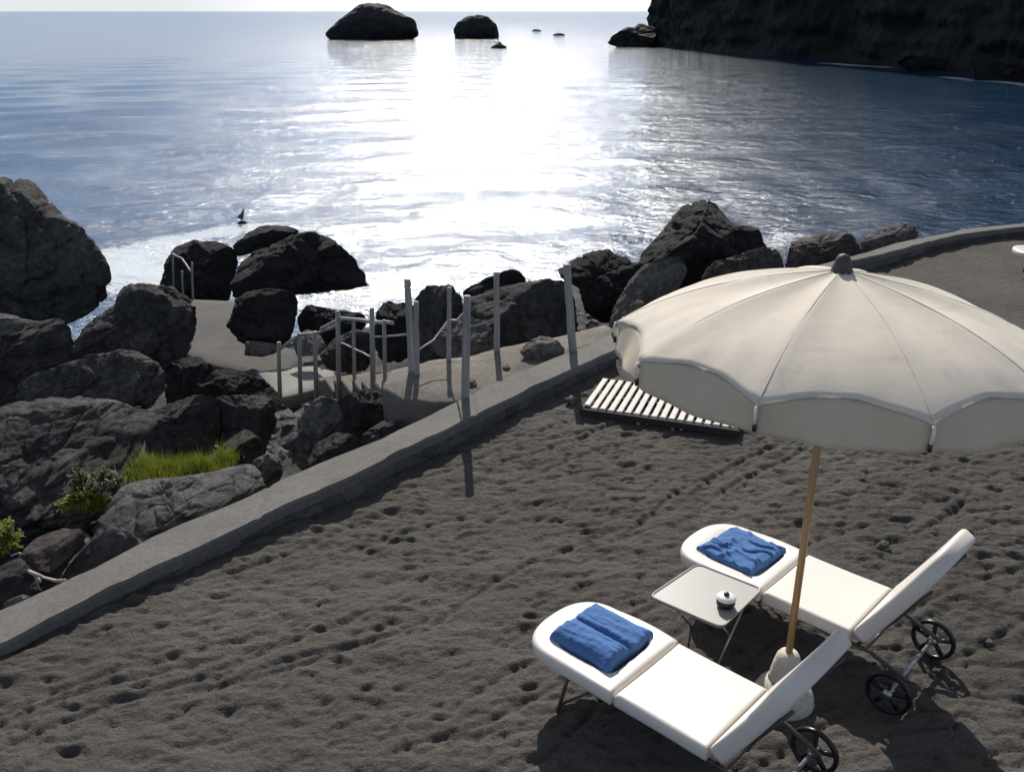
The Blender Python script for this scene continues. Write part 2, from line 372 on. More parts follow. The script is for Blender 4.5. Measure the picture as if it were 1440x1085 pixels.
def grid_mesh(name, xs, ys, zf, keep=None):
    X, Y = np.meshgrid(xs, ys); Z = zf(X, Y); ny, nx = X.shape
    idx = np.arange(nx*ny).reshape(ny, nx)
    q = np.stack([idx[:-1, :-1], idx[:-1, 1:], idx[1:, 1:], idx[1:, :-1]], -1).reshape(-1, 4)
    if keep is not None:
        kf = keep(X, Y); kq = kf[:-1, :-1] | kf[:-1, 1:] | kf[1:, 1:] | kf[1:, :-1]
        q = q[kq.reshape(-1)]
    used = np.unique(q); remap = np.full(nx*ny, -1); remap[used] = np.arange(len(used)); q = remap[q]
    V = np.stack([X, Y, Z], -1).reshape(-1, 3)[used]
    me = bpy.data.meshes.new(name); me.vertices.add(len(V)); me.vertices.foreach_set('co', V.astype(np.float32).ravel())
    me.loops.add(q.size); me.loops.foreach_set('vertex_index', q.astype(np.int32).ravel())
    me.polygons.add(len(q)); me.polygons.foreach_set('loop_start', np.arange(0, q.size, 4, dtype=np.int32))
    me.update(calc_edges=True); me.validate(); return me
def axis(a, b, lo, hi, fine, grow=1.12, mx=1.0):
    mid = list(np.arange(lo, hi, fine)); s = fine; p = lo; left = []
    while p > a: s = min(mx, s*grow); p -= s; left.append(p)
    s = fine; p = mid[-1]; right = []
    while p < b: s = min(mx, s*grow); p += s; right.append(p)
    return np.array(left[::-1] + mid + right)
rs = np.random.RandomState(4)
def vnoise(x, y, f, seed):               # smooth value noise on the plane
    r = np.random.RandomState(seed); T = r.rand(256, 256); u, v = x*f+57.3, y*f+31.7
    i, j = np.floor(u).astype(int), np.floor(v).astype(int); a, b = u-i, v-j; a = a*a*(3-2*a); b = b*b*(3-2*b)
    g = lambda p, q: T[p % 256, q % 256]
    return (g(i, j)*(1-a)*(1-b) + g(i+1, j)*a*(1-b) + g(i, j+1)*(1-a)*b + g(i+1, j+1)*a*b)*2 - 1
XS = axis(-14, 40, -4.4, 6.0, .018, 1.07, .5); YS = axis(-14, 22, 3.4, 9.0, .018, 1.05, .4)
def sand_z(X, Y):
    z = np.full(X.shape, SAND)
    z = z + .035*vnoise(X, Y, .45, 1) + .020*vnoise(X, Y, 1.3, 2) + .011*vnoise(X*.8, Y*1.5, 3.4, 3) + .010*vnoise(X*.75, Y*1.2, 7.5, 5) - .026*(1-np.minimum(1, np.abs(vnoise(X*.7 + .15*vnoise(X, Y, 2, 8), Y*1.3, 5.5, 7))*3.2))**2*np.clip(vnoise(X, Y, .8, 9)+.6, 0, 1) + .008*vnoise(X*.6+.1*Y, Y*1.3, 13, 6) - .010*(1-np.minimum(1, np.abs(vnoise(X*.6, Y*1.4-.25*X, 11, 21))*3))**2 + .004*vnoise(X, Y, 33, 10)
    # footprints: oval dips with a pushed-up rim
    for k in range(15000):
        cx, cy = rs.uniform(-5, 9), rs.uniform(3.0, 15)
        a = rs.normal(.12, .35) if rs.rand() < .85 else rs.uniform(0, 3.1); big = rs.rand() < .13
        L = rs.uniform(.055, .105) if big else rs.uniform(.025, .07); W = L*rs.uniform(.35, .6); dep = W*rs.uniform(.20, .48)*(.8 if big else .95)
        i0, i1 = np.searchsorted(XS, (cx-.40, cx+.40)); j0, j1 = np.searchsorted(YS, (cy-.40, cy+.40))
        if i1-i0 < 3 or j1-j0 < 3: continue
        dx, dy = X[j0:j1, i0:i1]-cx, Y[j0:j1, i0:i1]-cy
        u = (dx*math.cos(a)+dy*math.sin(a))/L; v = (-dx*math.sin(a)+dy*math.cos(a))/W; v = v + .35*u*u*rs.uniform(-1, 1)
        vv = np.where(v > 0, v*1.7, v*.75); q = u*u+vv*vv
        z[j0:j1, i0:i1] += -dep*np.exp(-q*q*.8) + dep*.5*np.exp(-(v-1.05)**2*5-u*u*.9)
    # drag marks and rake lines running up towards the steps
    for k in range(44):
        cx, cy = rs.uniform(-3, 5), rs.uniform(4, 9.5); a = rad(rs.uniform(22, 48)); L = rs.uniform(.5, 1.6)
        dx, dy = X-cx, Y-cy; u = dx*math.cos(a)+dy*math.sin(a); v = -dx*math.sin(a)+dy*math.cos(a) + .05*np.sin(u*3+k)
        z += -.017*np.exp(-(v/.022)**2)*np.exp(-(u/L)**4) + .007*np.exp(-((v-.05)/.025)**2)*np.exp(-(u/L)**4)
    return z
keepsand = lambda X, Y: inside(X, Y)
me = grid_mesh('sand', XS, YS, sand_z, keepsand)
struct(link('sand', me, M['sand']))

# ------------------------------------------------------------------ rocky ground outside the wall, falling into the sea
def shore_h(X, Y):
    s = dist_line(X, Y)/1.13; ins = inside(X, Y)
    h = np.interp(s, [0, .35, 1.2, 3, 7, 11, 16, 30, 60], [2.75, 2.55, 2.15, 1.7, .6, -.5, -1.6, -4, -8])
    right = np.clip((X-1.5)/3, 0, 1)
    h = h*(1-right) + right*np.interp(s, [0, 1.0, 3, 6, 9, 14, 60], [2.8, 2.5, 1.2, .3, -.5, -2, -8])
    h = h + .16*vnoise(X, Y, .7, 11) + .10*vnoise(X, Y, 1.9, 12) + .05*vnoise(X, Y, 4.5, 13)
    return np.where(ins, 2.45 - np.minimum(s, 1)*.4, h)
gx, gy = np.arange(-36, 46, .16), np.arange(-8, 54, .16); GX, GY = np.meshgrid(gx, gy)
HG = shore_h(GX, GY); OUTG = ~inside(GX, GY) & (dist_line(GX, GY) > .3)
me = grid_mesh('rocky_ground', gx, gy, lambda X, Y: HG)
struct(link('rocky_ground', me, M['basalt']))

# paths and terrace slabs ---------------------------------------------------------
def slab(name, pts, thick, mat, wob=.012, kind='structure', step=.12, parent=None):
    pts = [Vector(p) for p in pts]; c = sum(pts, Vector())/len(pts)
    ring = resample(pts + [pts[0]], step)[:-1]
    rr = []
    for p in ring:
        q = p + (c-p).normalized()*noise.fractal(p*2.1, 1, 2, 4)*wob*2; q.z = p.z + noise.noise(p*3)*wob*.4; rr.append(q)
    ins = lambda d, dz: [p + (c-p)*min(.9, d/max(1e-6, (c-p).length)) + Vector((0, 0, dz)) for p in rr]
    bm = bmesh.new()
    loft(bm, [ins(0, -thick), ins(-.01, -.05), ins(0, -.015), ins(.02, 0), ins(.3, .002)])
    o = obj(name, bm, mat, parent)
    if kind: struct(o, kind)
    return o
path_px = [(255,420),(330,423),(330,455),(350,488),(405,505),(475,500),(482,530),(365,528),(300,513),(258,496)]
slab('path', [P(x, y, 1.0) for x, y in path_px], 2.2, M['path'])
slab('landing_pavement', [P(x, y, 1.2) for x, y in [(362,522),(395,518),(440,514),(470,521),(474,536),(440,548),(392,560),(383,545)]], 1.2, M['landing'])
slab('terrace_pavement', [P(x, y, 3.2) for x, y in [(540,520),(585,510),(647,501),(710,488),(738,481),(800,469),(850,456),(866,462),(846,482),(800,500),(745,521),(682,548),(650,566),(608,566),(566,560),(543,545)]], 1.6, M['terrace'], .05)
slab('apron_pavement', [P(x, y, SAND+.05) for x, y in [(862,486),(866,462),(876,442),(935,440),(990,470),(985,500),(930,520),(893,522)]], .3, M['coping'])

# ------------------------------------------------------------------ sea
def sea_mesh():
    rr = [7.0]
    while rr[-1] < 9000: rr.append(rr[-1]*1.0125 + .02)
    rr = np.array(rr); th = np.radians(np.linspace(-80, 80, 620))
    R, T = np.meshgrid(rr, th, indexing='ij'); X = R*np.sin(T); Y = R*np.cos(T); Z = np.zeros_like(X)
    r = np.random.RandomState(2); sp = R*.014 + .03
    for k in range(46):
        lam = float(np.exp(r.uniform(np.log(.9), np.log(9)))); a = r.normal(0, .5) + math.pi*1.5 + .12; kx, ky = math.cos(a)*2*math.pi/lam, math.sin(a)*2*math.pi/lam
        amp = lam*.0028*(1 + .3*r.rand()); fade = np.clip(lam/sp/3 - 1, 0, 1)
        ph = kx*X + ky*Y + r.uniform(0, 6.28) + 1.2*np.sin(.13*X + k)
        Z += amp*fade*(np.sin(ph) + .25*np.cos(2*ph))
    foam = np.zeros_like(X)
    def add(pts, rad_, val=1.0):
        for p in pts:
            foam[:] = np.maximum(foam, val*np.clip(1.25*(1 - np.hypot(X-p[0], Y-p[1])/rad_), 0, 1))
    def px(*l): return [P(x, y, 0) for x, y in l]
    add(px((175,375),(195,385),(210,360),(235,350),(215,395),(190,360)), 2.6)
    add(px((255,335),(285,330),(315,326),(345,322)), 2.0, .95)
    add(px((380,318),(430,322),(480,335),(515,360),(530,390)), 1.5, .75)
    add(px((470,425),(520,420),(560,410),(440,425)), 1.6, .8)  # foam white here also paints the sun glitter between the rocks
    add(px((640,400),(700,390),(760,385),(600,405)), 1.4, .7)
    add(px((905,345),(935,318),(965,288),(1010,283),(1090,340),(1110,330)), 1.3, .72)
    add(px(*[(x, 89 + (x-1160)*.07) for x in range(1160, 1250, 6)]), 2.6, .95)
    add(px(*[(x, 109 + (x-1330)*.09) for x in range(1330, 1445, 6)]), 2.4, .95)
    add(px(*[(x, 56) for x in range(455, 600, 5)]), 2.5, .62)
    add(px(*[(x, 57) for x in range(637, 705, 5)]), 2.5, .62)
    add(px(*[(x, 66 + (x-860)*.05) for x in range(858, 920, 5)]), 2.0, .7)
    ni, nj = X.shape; idx = np.arange(ni*nj).reshape(ni, nj)
    q = np.stack([idx[:-1, :-1], idx[1:, :-1], idx[1:, 1:], idx[:-1, 1:]], -1).reshape(-1, 4)
    q = q[:, ::-1]
    me = bpy.data.meshes.new('sea'); V = np.stack([X, Y, Z], -1).reshape(-1, 3)
    me.vertices.add(len(V)); me.vertices.foreach_set('co', V.astype(np.float32).ravel())
    me.loops.add(q.size); me.loops.foreach_set('vertex_index', q.astype(np.int32).ravel())
    me.polygons.add(len(q)); me.polygons.foreach_set('loop_start', np.arange(0, q.size, 4, dtype=np.int32))
    me.update(calc_edges=True)
    if me.polygons[0].normal.z < 0: me.flip_normals()
    at = me.attributes.new('foam', 'FLOAT', 'POINT'); at.data.foreach_set('value', foam.astype(np.float32).ravel())
    return me
struct(link('sea', sea_mesh(), M['sea']))

# ------------------------------------------------------------------ boulders
def star(poly):
    cx = sum(p[0] for p in poly)/len(poly); cy = sum(p[1] for p in poly)/len(poly)
    x0, x1 = min(p[0] for p in poly), max(p[0] for p in poly); y0, y1 = min(p[1] for p in poly), max(p[1] for p in poly)
    cx = (cx + (x0+x1)/2)/2; cy = (cy + (y0+y1)/2)/2
    n = len(poly); tab = np.zeros(720)
    for k in range(720):
        a = 2*math.pi*k/720; dx, dy = math.cos(a), -math.sin(a); best = 0
        for i in range(n):
            ax, ay = poly[i][0]-cx, poly[i][1]-cy; bx, by = poly[(i+1) % n][0]-cx, poly[(i+1) % n][1]-cy
            den = dx*(by-ay) - dy*(bx-ax)
            if abs(den) < 1e-9: continue
            tt = (ax*(by-ay) - ay*(bx-ax))/den; ss = (ax*dy - ay*dx)/den
            if tt > 0 and -1e-6 <= ss <= 1+1e-6: best = max(best, tt)
        tab[k] = best
    return cx, cy, tab
def boulder(poly, D, mat, label, cat='boulder', seed=0, kd=.9, sub=6, amp=1.0, pw=2.7, cuts=36, group=None, name='boulder', far=False, lean=.16):
    cx, cy, tab = star(poly)
    if not far: D *= math.tan(rad(25)+math.atan((cy-542.5)/1130))/math.tan(PITCH+math.atan((cy-542.5)/F))
    c = PD(cx, cy, D); sc = (c-EYE).dot(CF)/F
    size = float(tab.mean())*sc; rd = size*kd; rng = random.Random(seed*7+1)
    bm = bmesh.new(); bmesh.ops.create_icosphere(bm, subdivisions=sub, radius=1)
    planes = []
    for k in range(cuts):
        n = Vector((rng.gauss(0, 1), rng.gauss(0, 1), rng.gauss(0, 1)*1.3)).normalized()
        if abs(n.z) < .30: continue
        planes.append((CR*n.x + CU*n.y + CF*n.z, rng.uniform(.54, .85)))
    off = Vector((rng.uniform(-50, 50), rng.uniform(-50, 50), rng.uniform(-50, 50)))
    base = []
    for v in bm.verts:
        x, y, z = v.co; a = math.atan2(y, x) % (2*math.pi); f = a/(2*math.pi)*720; i = int(f) % 720; fr = f-int(f)
        r = (tab[i]*(1-fr) + tab[(i+1) % 720]*fr)*sc
        h = math.hypot(x, y); k = (h**pw + abs(z)**pw)**(-1/pw)
        base.append((CR*math.cos(a) + CU*math.sin(a))*(r*h*k) + CF*(z*k*rd))
    for n, fr in planes:
        sup = max(p.dot(n) for p in base)*fr; 
        base = [p - n*((p.dot(n)-sup)) if p.dot(n) > sup else p for p in base]
    for v, p in zip(bm.verts, base):
        q = p/size
        d = noise.fractal(q*1.1+off, 1.0, 2.0, 3)*.07
        rg = abs(noise.noise(q*2.6+off*1.3)); d -= (1-min(1, rg*3.2))**2*.045
        d += noise.fractal(Vector((q.x, q.y, q.z*1.9))*4.5+off, .8, 2.1, 4)*.022
        if sub > 5:
            wq = q*2.1 + off + noise.noise_vector(q*1.7+off)*.45; vd, vp = noise.voronoi(wq)
            d += (noise.noise(vp[0]*7.7) * .034) - .030*max(0, 1-(vd[1]-vd[0])/.10)
            wq = Vector((q.x, q.y, q.z*2.0))*5.2 + off + noise.noise_vector(q*4+off)*.35; vd, vp = noise.voronoi(wq)
            d += (noise.noise(vp[0]*5.3) * .014) - .010*max(0, 1-(vd[1]-vd[0])/.12)
        d += abs(noise.noise(q*15+off))*.007 + noise.noise(q*34+off)*.006 + noise.noise(q*75+off)*.004*(sub > 6)
        v.co = p + p.normalized()*(d*size*amp)
    # keep the surveyed outline after the chiselling
    nb = 90; mxr = np.zeros(nb); ang = []
    for v in bm.verts:
        px_, py_ = v.co.dot(CR), v.co.dot(CU); a = math.atan2(py_, px_) % (2*math.pi); r = math.hypot(px_, py_); ang.append(a); i = int(a/(2*math.pi)*nb) % nb; mxr[i] = max(mxr[i], r)
    tgt = np.array([tab[int((k+.5)/nb*720) % 720] for k in range(nb)])*sc
    fac = np.clip(tgt/np.maximum(mxr, 1e-6), .75, 1.7); fac = (np.roll(fac, 1)+2*fac+np.roll(fac, -1))/4
    for v, a in zip(bm.verts, ang):
        f = a/(2*math.pi)*nb-.5; i = math.floor(f); fr = f-i; k = fac[i % nb]*(1-fr)+fac[(i+1) % nb]*fr
        d = v.co.dot(CF); v.co = (v.co - CF*d)*k + CF*d
        v.co += CF*(lean*v.co.dot(CU))
    o = obj(name, bm, mat); o.location = c
    return tag(o, label, cat, group)
G = 'boulders along the shore below the wall'
R = [
 ([(-170,330),(-90,262),(-20,240),(22,241),(40,259),(48,271),(64,283),(74,297),(97,307),(122,323),(142,346),(162,371),(170,386),(165,402),(154,424),(140,445),(110,460),(60,470),(0,470),(-100,465),(-180,420)], 16.0, 'basalt', 'huge dark boulder at the left edge with a sharp ridge, standing tallest against the sea', dict(kd=.9, sub=7, lean=.22)),
 ([(100,480),(108,462),(130,442),(153,424),(158,404),(172,398),(198,396),(234,400),(258,414),(273,430),(277,452),(273,478),(262,502),(242,522),(200,540),(150,540),(108,520),(96,500)], 12.5, 'basalt', 'rounded grey black boulder left of the concrete path, below the tallest boulder', dict(sub=7)),
 ([(-70,470),(-10,456),(20,446),(60,452),(88,446),(103,456),(110,480),(104,515),(70,550),(20,575),(-70,570)], 11.6, 'basalt', 'black shadowed boulder at the left edge between the tallest boulder and the striped slab', {}),
 ([(-40,470),(-30,448),(0,440),(20,443),(35,455),(30,465),(0,475)], 11.2, 'grey', 'small pale grey rock on top of the black boulder at the left edge', dict(sub=5)),
 ([(22,552),(36,530),(62,522),(100,508),(138,496),(174,489),(206,499),(233,514),(238,532),(233,565),(214,585),(180,600),(100,612),(36,600)], 9.7, 'rough', 'broad boulder with a rough lit crest and smooth dark flank beneath the rounded one', dict(sub=7, lean=.6)),
 ([(-130,610),(-60,578),(0,563),(60,557),(112,562),(162,572),(206,590),(242,606),(260,622),(240,650),(215,680),(190,705),(160,725),(140,745),(90,765),(30,770),(-50,770),(-130,740)], 7.5, 'rough', 'long humped boulder in the left foreground covered in rough pale streaks', dict(amp=1.1, sub=7, lean=1.0, kd=1.0)),
 ([(198,584),(212,577),(236,567),(268,556),(290,554),(306,562),(312,600),(300,640),(245,650),(215,635),(200,605)], 9.0, 'basalt', 'left half of the cracked long dark rock behind the green tuft of grass', {}),
 ([(296,566),(300,556),(332,555),(371,555),(387,564),(393,590),(380,625),(350,650),(310,648),(296,610)], 9.1, 'basalt', 'right half of the cracked long dark rock, flat topped with a pale rim', {}),
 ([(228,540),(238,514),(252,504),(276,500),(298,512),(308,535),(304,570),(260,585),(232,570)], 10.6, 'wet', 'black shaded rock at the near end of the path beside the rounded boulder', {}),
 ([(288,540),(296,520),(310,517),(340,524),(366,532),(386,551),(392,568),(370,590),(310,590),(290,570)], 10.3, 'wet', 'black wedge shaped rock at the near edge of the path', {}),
 ([(145,745),(158,690),(174,679),(240,672),(300,663),(330,655),(347,660),(371,685),(352,705),(320,725),(280,745),(232,770),(195,800),(160,800)], 5.9, 'grey', 'flat topped mottled grey slab beside the wall, below the green tuft', dict(pw=3.2, kd=.75, sub=7, lean=.75)),
 ([(306,640),(318,618),(340,603),(352,605),(366,615),(376,630),(372,650),(355,668),(325,672)], 7.7, 'lichen', 'small greenish lichen covered rock just right of the green tuft', dict(sub=5, amp=1.5)),
 ([(346,662),(360,645),(380,635),(396,645),(398,665),(385,690),(360,690)], 7.1, 'grey', 'small knobbly grey rock between the mottled slab and the rubble ridge', dict(sub=5, amp=1.6)),
 ([(383,672),(392,642),(404,612),(420,588),(440,566),(458,555),(472,560),(486,585),(484,620),(455,655),(415,690)], 7.6, 'grey', 'leaning rock spur with a pale lit edge beside the stair posts', dict(amp=1.4, kd=.8)),
 ([(462,600),(470,570),(492,552),(520,545),(545,556),(556,585),(548,615),(510,632),(475,625)], 8.1, 'basalt', 'dark shaded block under the stair posts', dict(amp=1.2)),
 ([(425,655),(440,625),(470,608),(500,610),(515,630),(500,655),(465,675),(435,680)], 7.1, 'basalt', 'rugged low rock against the wall under the dark shaded block', dict(sub=5, amp=1.6)),
 ([(500,640),(510,610),(535,592),(560,590),(575,600),(560,625),(530,645)], 7.2, 'basalt', 'small dark rock touching the wall left of the tallest post', dict(sub=5, amp=1.5)),
 ([(30,782),(44,757),(75,747),(107,743),(112,757),(100,780),(82,805),(66,835),(45,845),(28,820)], 5.0, 'pink', 'small angular rock with a pale pinkish top near the driftwood', dict(sub=5, pw=3, cuts=16)),
 ([(-30,830),(-10,800),(20,785),(45,800),(60,830),(50,850),(10,870),(-30,870)], 4.75, 'basalt', 'dark flat rock under the driftwood at the left edge', dict(sub=5)),
 ([(2,852),(10,843),(30,836),(42,838),(38,848),(15,858)], 4.35, 'pale', 'white stone lying against the wall at the left edge', dict(sub=5)),
 ([(88,815),(100,788),(128,760),(158,740),(182,745),(196,765),(180,790),(140,805)], 5.15, 'grey', 'dusty grey rock wedged between the mottled slab and the wall', dict(sub=5)),
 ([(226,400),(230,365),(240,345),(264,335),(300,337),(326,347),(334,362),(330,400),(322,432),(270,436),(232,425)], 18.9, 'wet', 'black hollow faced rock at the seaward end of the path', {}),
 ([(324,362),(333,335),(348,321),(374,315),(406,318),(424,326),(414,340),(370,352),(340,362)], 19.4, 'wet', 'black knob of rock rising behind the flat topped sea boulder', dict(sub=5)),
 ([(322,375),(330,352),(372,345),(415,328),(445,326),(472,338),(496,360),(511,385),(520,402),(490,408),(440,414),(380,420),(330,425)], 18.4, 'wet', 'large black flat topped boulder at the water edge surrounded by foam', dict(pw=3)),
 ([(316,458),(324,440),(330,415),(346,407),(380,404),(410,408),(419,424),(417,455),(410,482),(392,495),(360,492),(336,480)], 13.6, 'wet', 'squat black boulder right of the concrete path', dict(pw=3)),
 ([(334,490),(340,478),(365,480),(390,484),(392,496),(370,502),(345,500)], 13.0, 'grey', 'flat stone lying at the foot of the squat black boulder', dict(sub=5)),
 ([(326,428),(330,420),(345,415),(350,421),(340,428)], 15.8, 'grey', 'tiny pale stone on the path before the black hollow rock', dict(sub=4)),
 ([(404,492),(412,472),(430,462),(450,470),(462,488),(450,500),(420,502)], 12.9, 'grey', 'pale grey stone at the bend of the path behind the stair posts', dict(sub=5)),
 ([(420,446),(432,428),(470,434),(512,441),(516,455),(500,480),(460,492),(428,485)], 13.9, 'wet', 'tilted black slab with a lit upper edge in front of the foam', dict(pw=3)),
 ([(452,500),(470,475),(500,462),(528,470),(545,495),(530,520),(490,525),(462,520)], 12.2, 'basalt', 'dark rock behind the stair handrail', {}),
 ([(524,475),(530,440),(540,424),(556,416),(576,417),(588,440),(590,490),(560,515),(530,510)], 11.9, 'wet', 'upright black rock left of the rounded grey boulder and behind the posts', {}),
 ([(574,450),(584,414),(597,401),(628,399),(648,405),(662,430),(660,470),(640,505),(600,520),(574,515)], 10.9, 'basalt', 'smooth rounded boulder behind the double post', dict(amp=.7)),
 ([(640,440),(655,418),(690,404),(730,397),(770,392),(797,397),(810,430),(814,480),(796,515),(700,515),(650,490)], 10.7, 'basalt', 'large smooth dark boulder behind the two posts nearest the pale rock', dict(amp=.7)),
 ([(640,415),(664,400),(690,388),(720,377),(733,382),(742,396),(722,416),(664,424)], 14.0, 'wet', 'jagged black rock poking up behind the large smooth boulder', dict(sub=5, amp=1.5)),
 ([(588,508),(606,480),(626,455),(655,443),(680,451),(692,463),(700,490),(690,512),(620,520)], 9.7, 'grey', 'pitted pale grey triangular rock at the back of the terrace', dict(amp=1.3)),
 ([(730,495),(740,478),(755,471),(775,474),(786,480),(795,492),(790,505),(762,517),(742,510)], 8.55, 'pale', 'cream coloured rock on the terrace beside the wall', dict(sub=5, amp=1.2)),
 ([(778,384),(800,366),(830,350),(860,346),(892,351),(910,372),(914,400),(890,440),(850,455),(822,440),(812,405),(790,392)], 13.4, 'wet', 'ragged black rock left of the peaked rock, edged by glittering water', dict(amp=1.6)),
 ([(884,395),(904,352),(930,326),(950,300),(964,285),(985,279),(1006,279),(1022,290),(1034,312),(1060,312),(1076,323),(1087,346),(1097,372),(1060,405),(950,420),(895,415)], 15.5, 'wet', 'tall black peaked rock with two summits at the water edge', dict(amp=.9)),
 ([(852,465),(864,430),(884,396),(900,376),(930,363),(955,361),(969,380),(955,405),(925,432),(895,455),(870,478)], 10.6, 'grey', 'steep grey slab leaning beside the left rim of the parasol', dict(pw=2.2, kd=.7)),
 ([(872,443),(886,430),(898,419),(906,425),(904,442),(888,450)], 9.6, 'tan', 'small tan stone at the foot of the steep grey slab', dict(sub=5)),
 ([(805,500),(812,470),(830,455),(855,460),(866,480),(846,500)], 9.9, 'wet', 'low dark rock just right of the bluish post', dict(sub=5, amp=1.6)),
 ([(984,395),(1000,369),(1040,358),(1070,348),(1100,355),(1122,374),(1118,395),(1050,410),(1000,410)], 13.0, 'pink', 'brownish rock showing over the parasol, in front of the peaked rock', dict(amp=1.2)),
 ([(1108,372),(1118,336),(1165,325),(1204,328),(1214,345),(1206,378),(1160,390),(1115,388)], 15.2, 'pink', 'flat pinkish topped rock behind the far wall', dict(pw=3.2, amp=1.2)),
 ([(1197,362),(1210,335),(1235,322),(1250,317),(1265,315),(1292,320),(1302,331),(1280,355),(1220,378)], 15.8, 'grey', 'grey humped rock behind the far curved wall, farthest right on this shore', dict(amp=1.2)),
]
for k, (poly, D, mat, label, kw) in enumerate(R):
    boulder(poly, D, M[mat], label, seed=k+1, group=G, **kw)
# rocks far out in the bay
def far_rock(poly, D, label, seed, mat='island', **kw):
    return boulder(poly, D, M[mat], label, 'sea rock', seed, name='sea_rock', far=True, group='rocks standing out in the bay', **kw)
def DZ(y): return P(720, y, 0).y
far_rock([(455,50),(470,36),(490,20),(506,10),(520,6),(545,9),(560,17),(585,29),(587,38),(590,50),(560,62),(520,66),(470,62)], DZ(55), 'large domed dark islet on the horizon', 71, amp=.6, kd=.8, cuts=0, pw=2.0, lean=0)
far_rock([(637,43),(642,34),(656,26),(670,24),(688,25),(699,36),(702,50),(700,60),(650,62),(640,54)], DZ(54), 'smaller rounded islet right of the large domed one', 72, amp=.7, cuts=0, pw=2.2, lean=0)
far_rock([(689,66),(698,63),(703,57),(707,64),(722,68),(720,73),(692,72)], DZ(68), 'tiny reef just in front of the smaller islet', 73, sub=5)
far_rock([(746,43),(752,41),(762,43),(760,46),(748,46)], DZ(44), 'low black reef speck left of its twin near the headland', 74, sub=4)
far_rock([(776,49),(786,47),(798,49),(796,52),(778,52)], DZ(50), 'low black reef speck nearest the headland', 75, sub=4)
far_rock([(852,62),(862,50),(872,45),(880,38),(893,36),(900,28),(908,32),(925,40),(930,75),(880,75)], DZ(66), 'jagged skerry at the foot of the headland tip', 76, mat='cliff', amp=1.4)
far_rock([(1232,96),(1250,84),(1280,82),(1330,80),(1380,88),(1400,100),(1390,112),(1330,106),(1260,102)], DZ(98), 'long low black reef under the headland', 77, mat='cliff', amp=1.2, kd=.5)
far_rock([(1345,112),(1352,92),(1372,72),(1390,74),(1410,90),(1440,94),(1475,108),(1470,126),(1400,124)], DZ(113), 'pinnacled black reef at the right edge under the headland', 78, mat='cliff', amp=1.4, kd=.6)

# headland: a cliff mass that really is a long high promontory
def headland():
    pts = [P(908, 64, 0), P(960, 70, 0), P(1020, 76, 0), P(1100, 81, 0), P(1180, 85, 0), P(1260, 92, 0), P(1340, 100, 0), P(1420, 108, 0), P(1500, 116, 0), P(1650, 130, 0)]
    pts = arc_resample(pts, 340); n = len(pts); rings = []
    hs = [-6, -1, .4, 1, 1.6, 2.2, 3, 3.8, 4.6, 5.4, 6.2, 7, 8, 9, 10, 11.5, 13, 15, 17, 20, 23, 28, 35, 42, 48]
    back = Vector((.72, .69, 0))
    for k, p in enumerate(pts):
        top = 46 + 8*math.sin(k*.05)
        row = [p + back*(h*.16) + Vector((0, 0, min(h, top))) for h in hs]
        row += [p + back*d + Vector((0, 0, top+2)) for d in (14, 30, 60)]
        row += [p + back*62 + Vector((0, 0, z)) for z in (30, 10, -6)]
        rings.append(row)
    bm = bmesh.new()
    for row in rings:
        for i, q in enumerate(row):
            d = noise.fractal(q*.05, 1, 2, 5)*3.5 + noise.fractal(Vector((q.x*.16, q.y*.16, q.z*.5)), .9, 2, 5)*1.6 + abs(noise.noise(Vector((q.x*.05, q.y*.05, q.z*.45))))*1.8 + noise.fractal(q*.7, .8, 2.1, 4)*.55
            lim = .35 if q.z < 1 else 1
            row[i] = q + back*(d*lim*.8) + Vector((d*.08, 0, d*.12*lim))
    loft(bm, rings)
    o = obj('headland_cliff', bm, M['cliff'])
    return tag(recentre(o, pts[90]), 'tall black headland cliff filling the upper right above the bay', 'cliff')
headland()

# loose stones on the rocky ground (uncountable)
def stones():
    rng = random.Random(8); bm = bmesh.new(); protos = []
    for s in range(5):
        b = bmesh.new(); bmesh.ops.create_icosphere(b, subdivisions=2, radius=1)
        protos.append(([v.co + v.co*noise.fractal(v.co*1.1+Vector((s*9, 0, 0)), 1, 2, 3)*.4 for v in b.verts], [[v.index for v in f.verts] for f in b.faces])); b.free()
    def put(c, r):
        vs, fs = rng.choice(protos); m = Matrix.Rotation(rng.uniform(0, 6.28), 3, Vector((rng.gauss(0, 1), rng.gauss(0, 1), rng.gauss(0, 1))).normalized())
        sx = Vector((rng.uniform(.7, 1.3), rng.uniform(.7, 1.3), rng.uniform(.45, .9)))
        nv = [bm.verts.new(c + (m @ v)*r*Vector((1, 1, 1)).dot(Vector((1, 0, 0))) * 1.0 if False else c + Vector(((m @ v).x*sx.x, (m @ v).y*sx.y, (m @ v).z*sx.z))*r) for v in vs]
        for f in fs: bm.faces.new([nv[i] for i in f])
    zones = [((380, 560), (560, 650), 150, .03, .13), ((300, 400), (600, 680), 70, .03, .12), ((0, 260), (690, 850), 130, .02, .10), ((810, 880), (440, 490), 60, .04, .13), ((370, 480), (525, 575), 70, .03, .09), ((180, 420), (400, 560), 60, .04, .15), ((560, 600), (535, 570), 30, .03, .10)]
    for (x0, x1), (y0, y1), n, r0, r1 in zones:
        for _ in range(n):
            px, py = rng.uniform(x0, x1), rng.uniform(y0, y1); d = ray(px, py); t = 3.0
            while t < 30:
                q = EYE + d*t; gi, gj = int((q.x+36)/.16), int((q.y+8)/.16)
                if 0 <= gi < HG.shape[1] and 0 <= gj < HG.shape[0] and q.z < HG[gj, gi]: break
                t += .1
            else: continue
            if not OUTG[gj, gi]: continue
            r = r0 + (r1-r0)*rng.random()**2; put(q + Vector((0, 0, r*.2)), r)
    o = obj('rubble', bm, M['grey'], None, False); struct(o, 'stuff'); o['label'] = 'loose grey stones and rubble scattered between the boulders'; return o
stones()

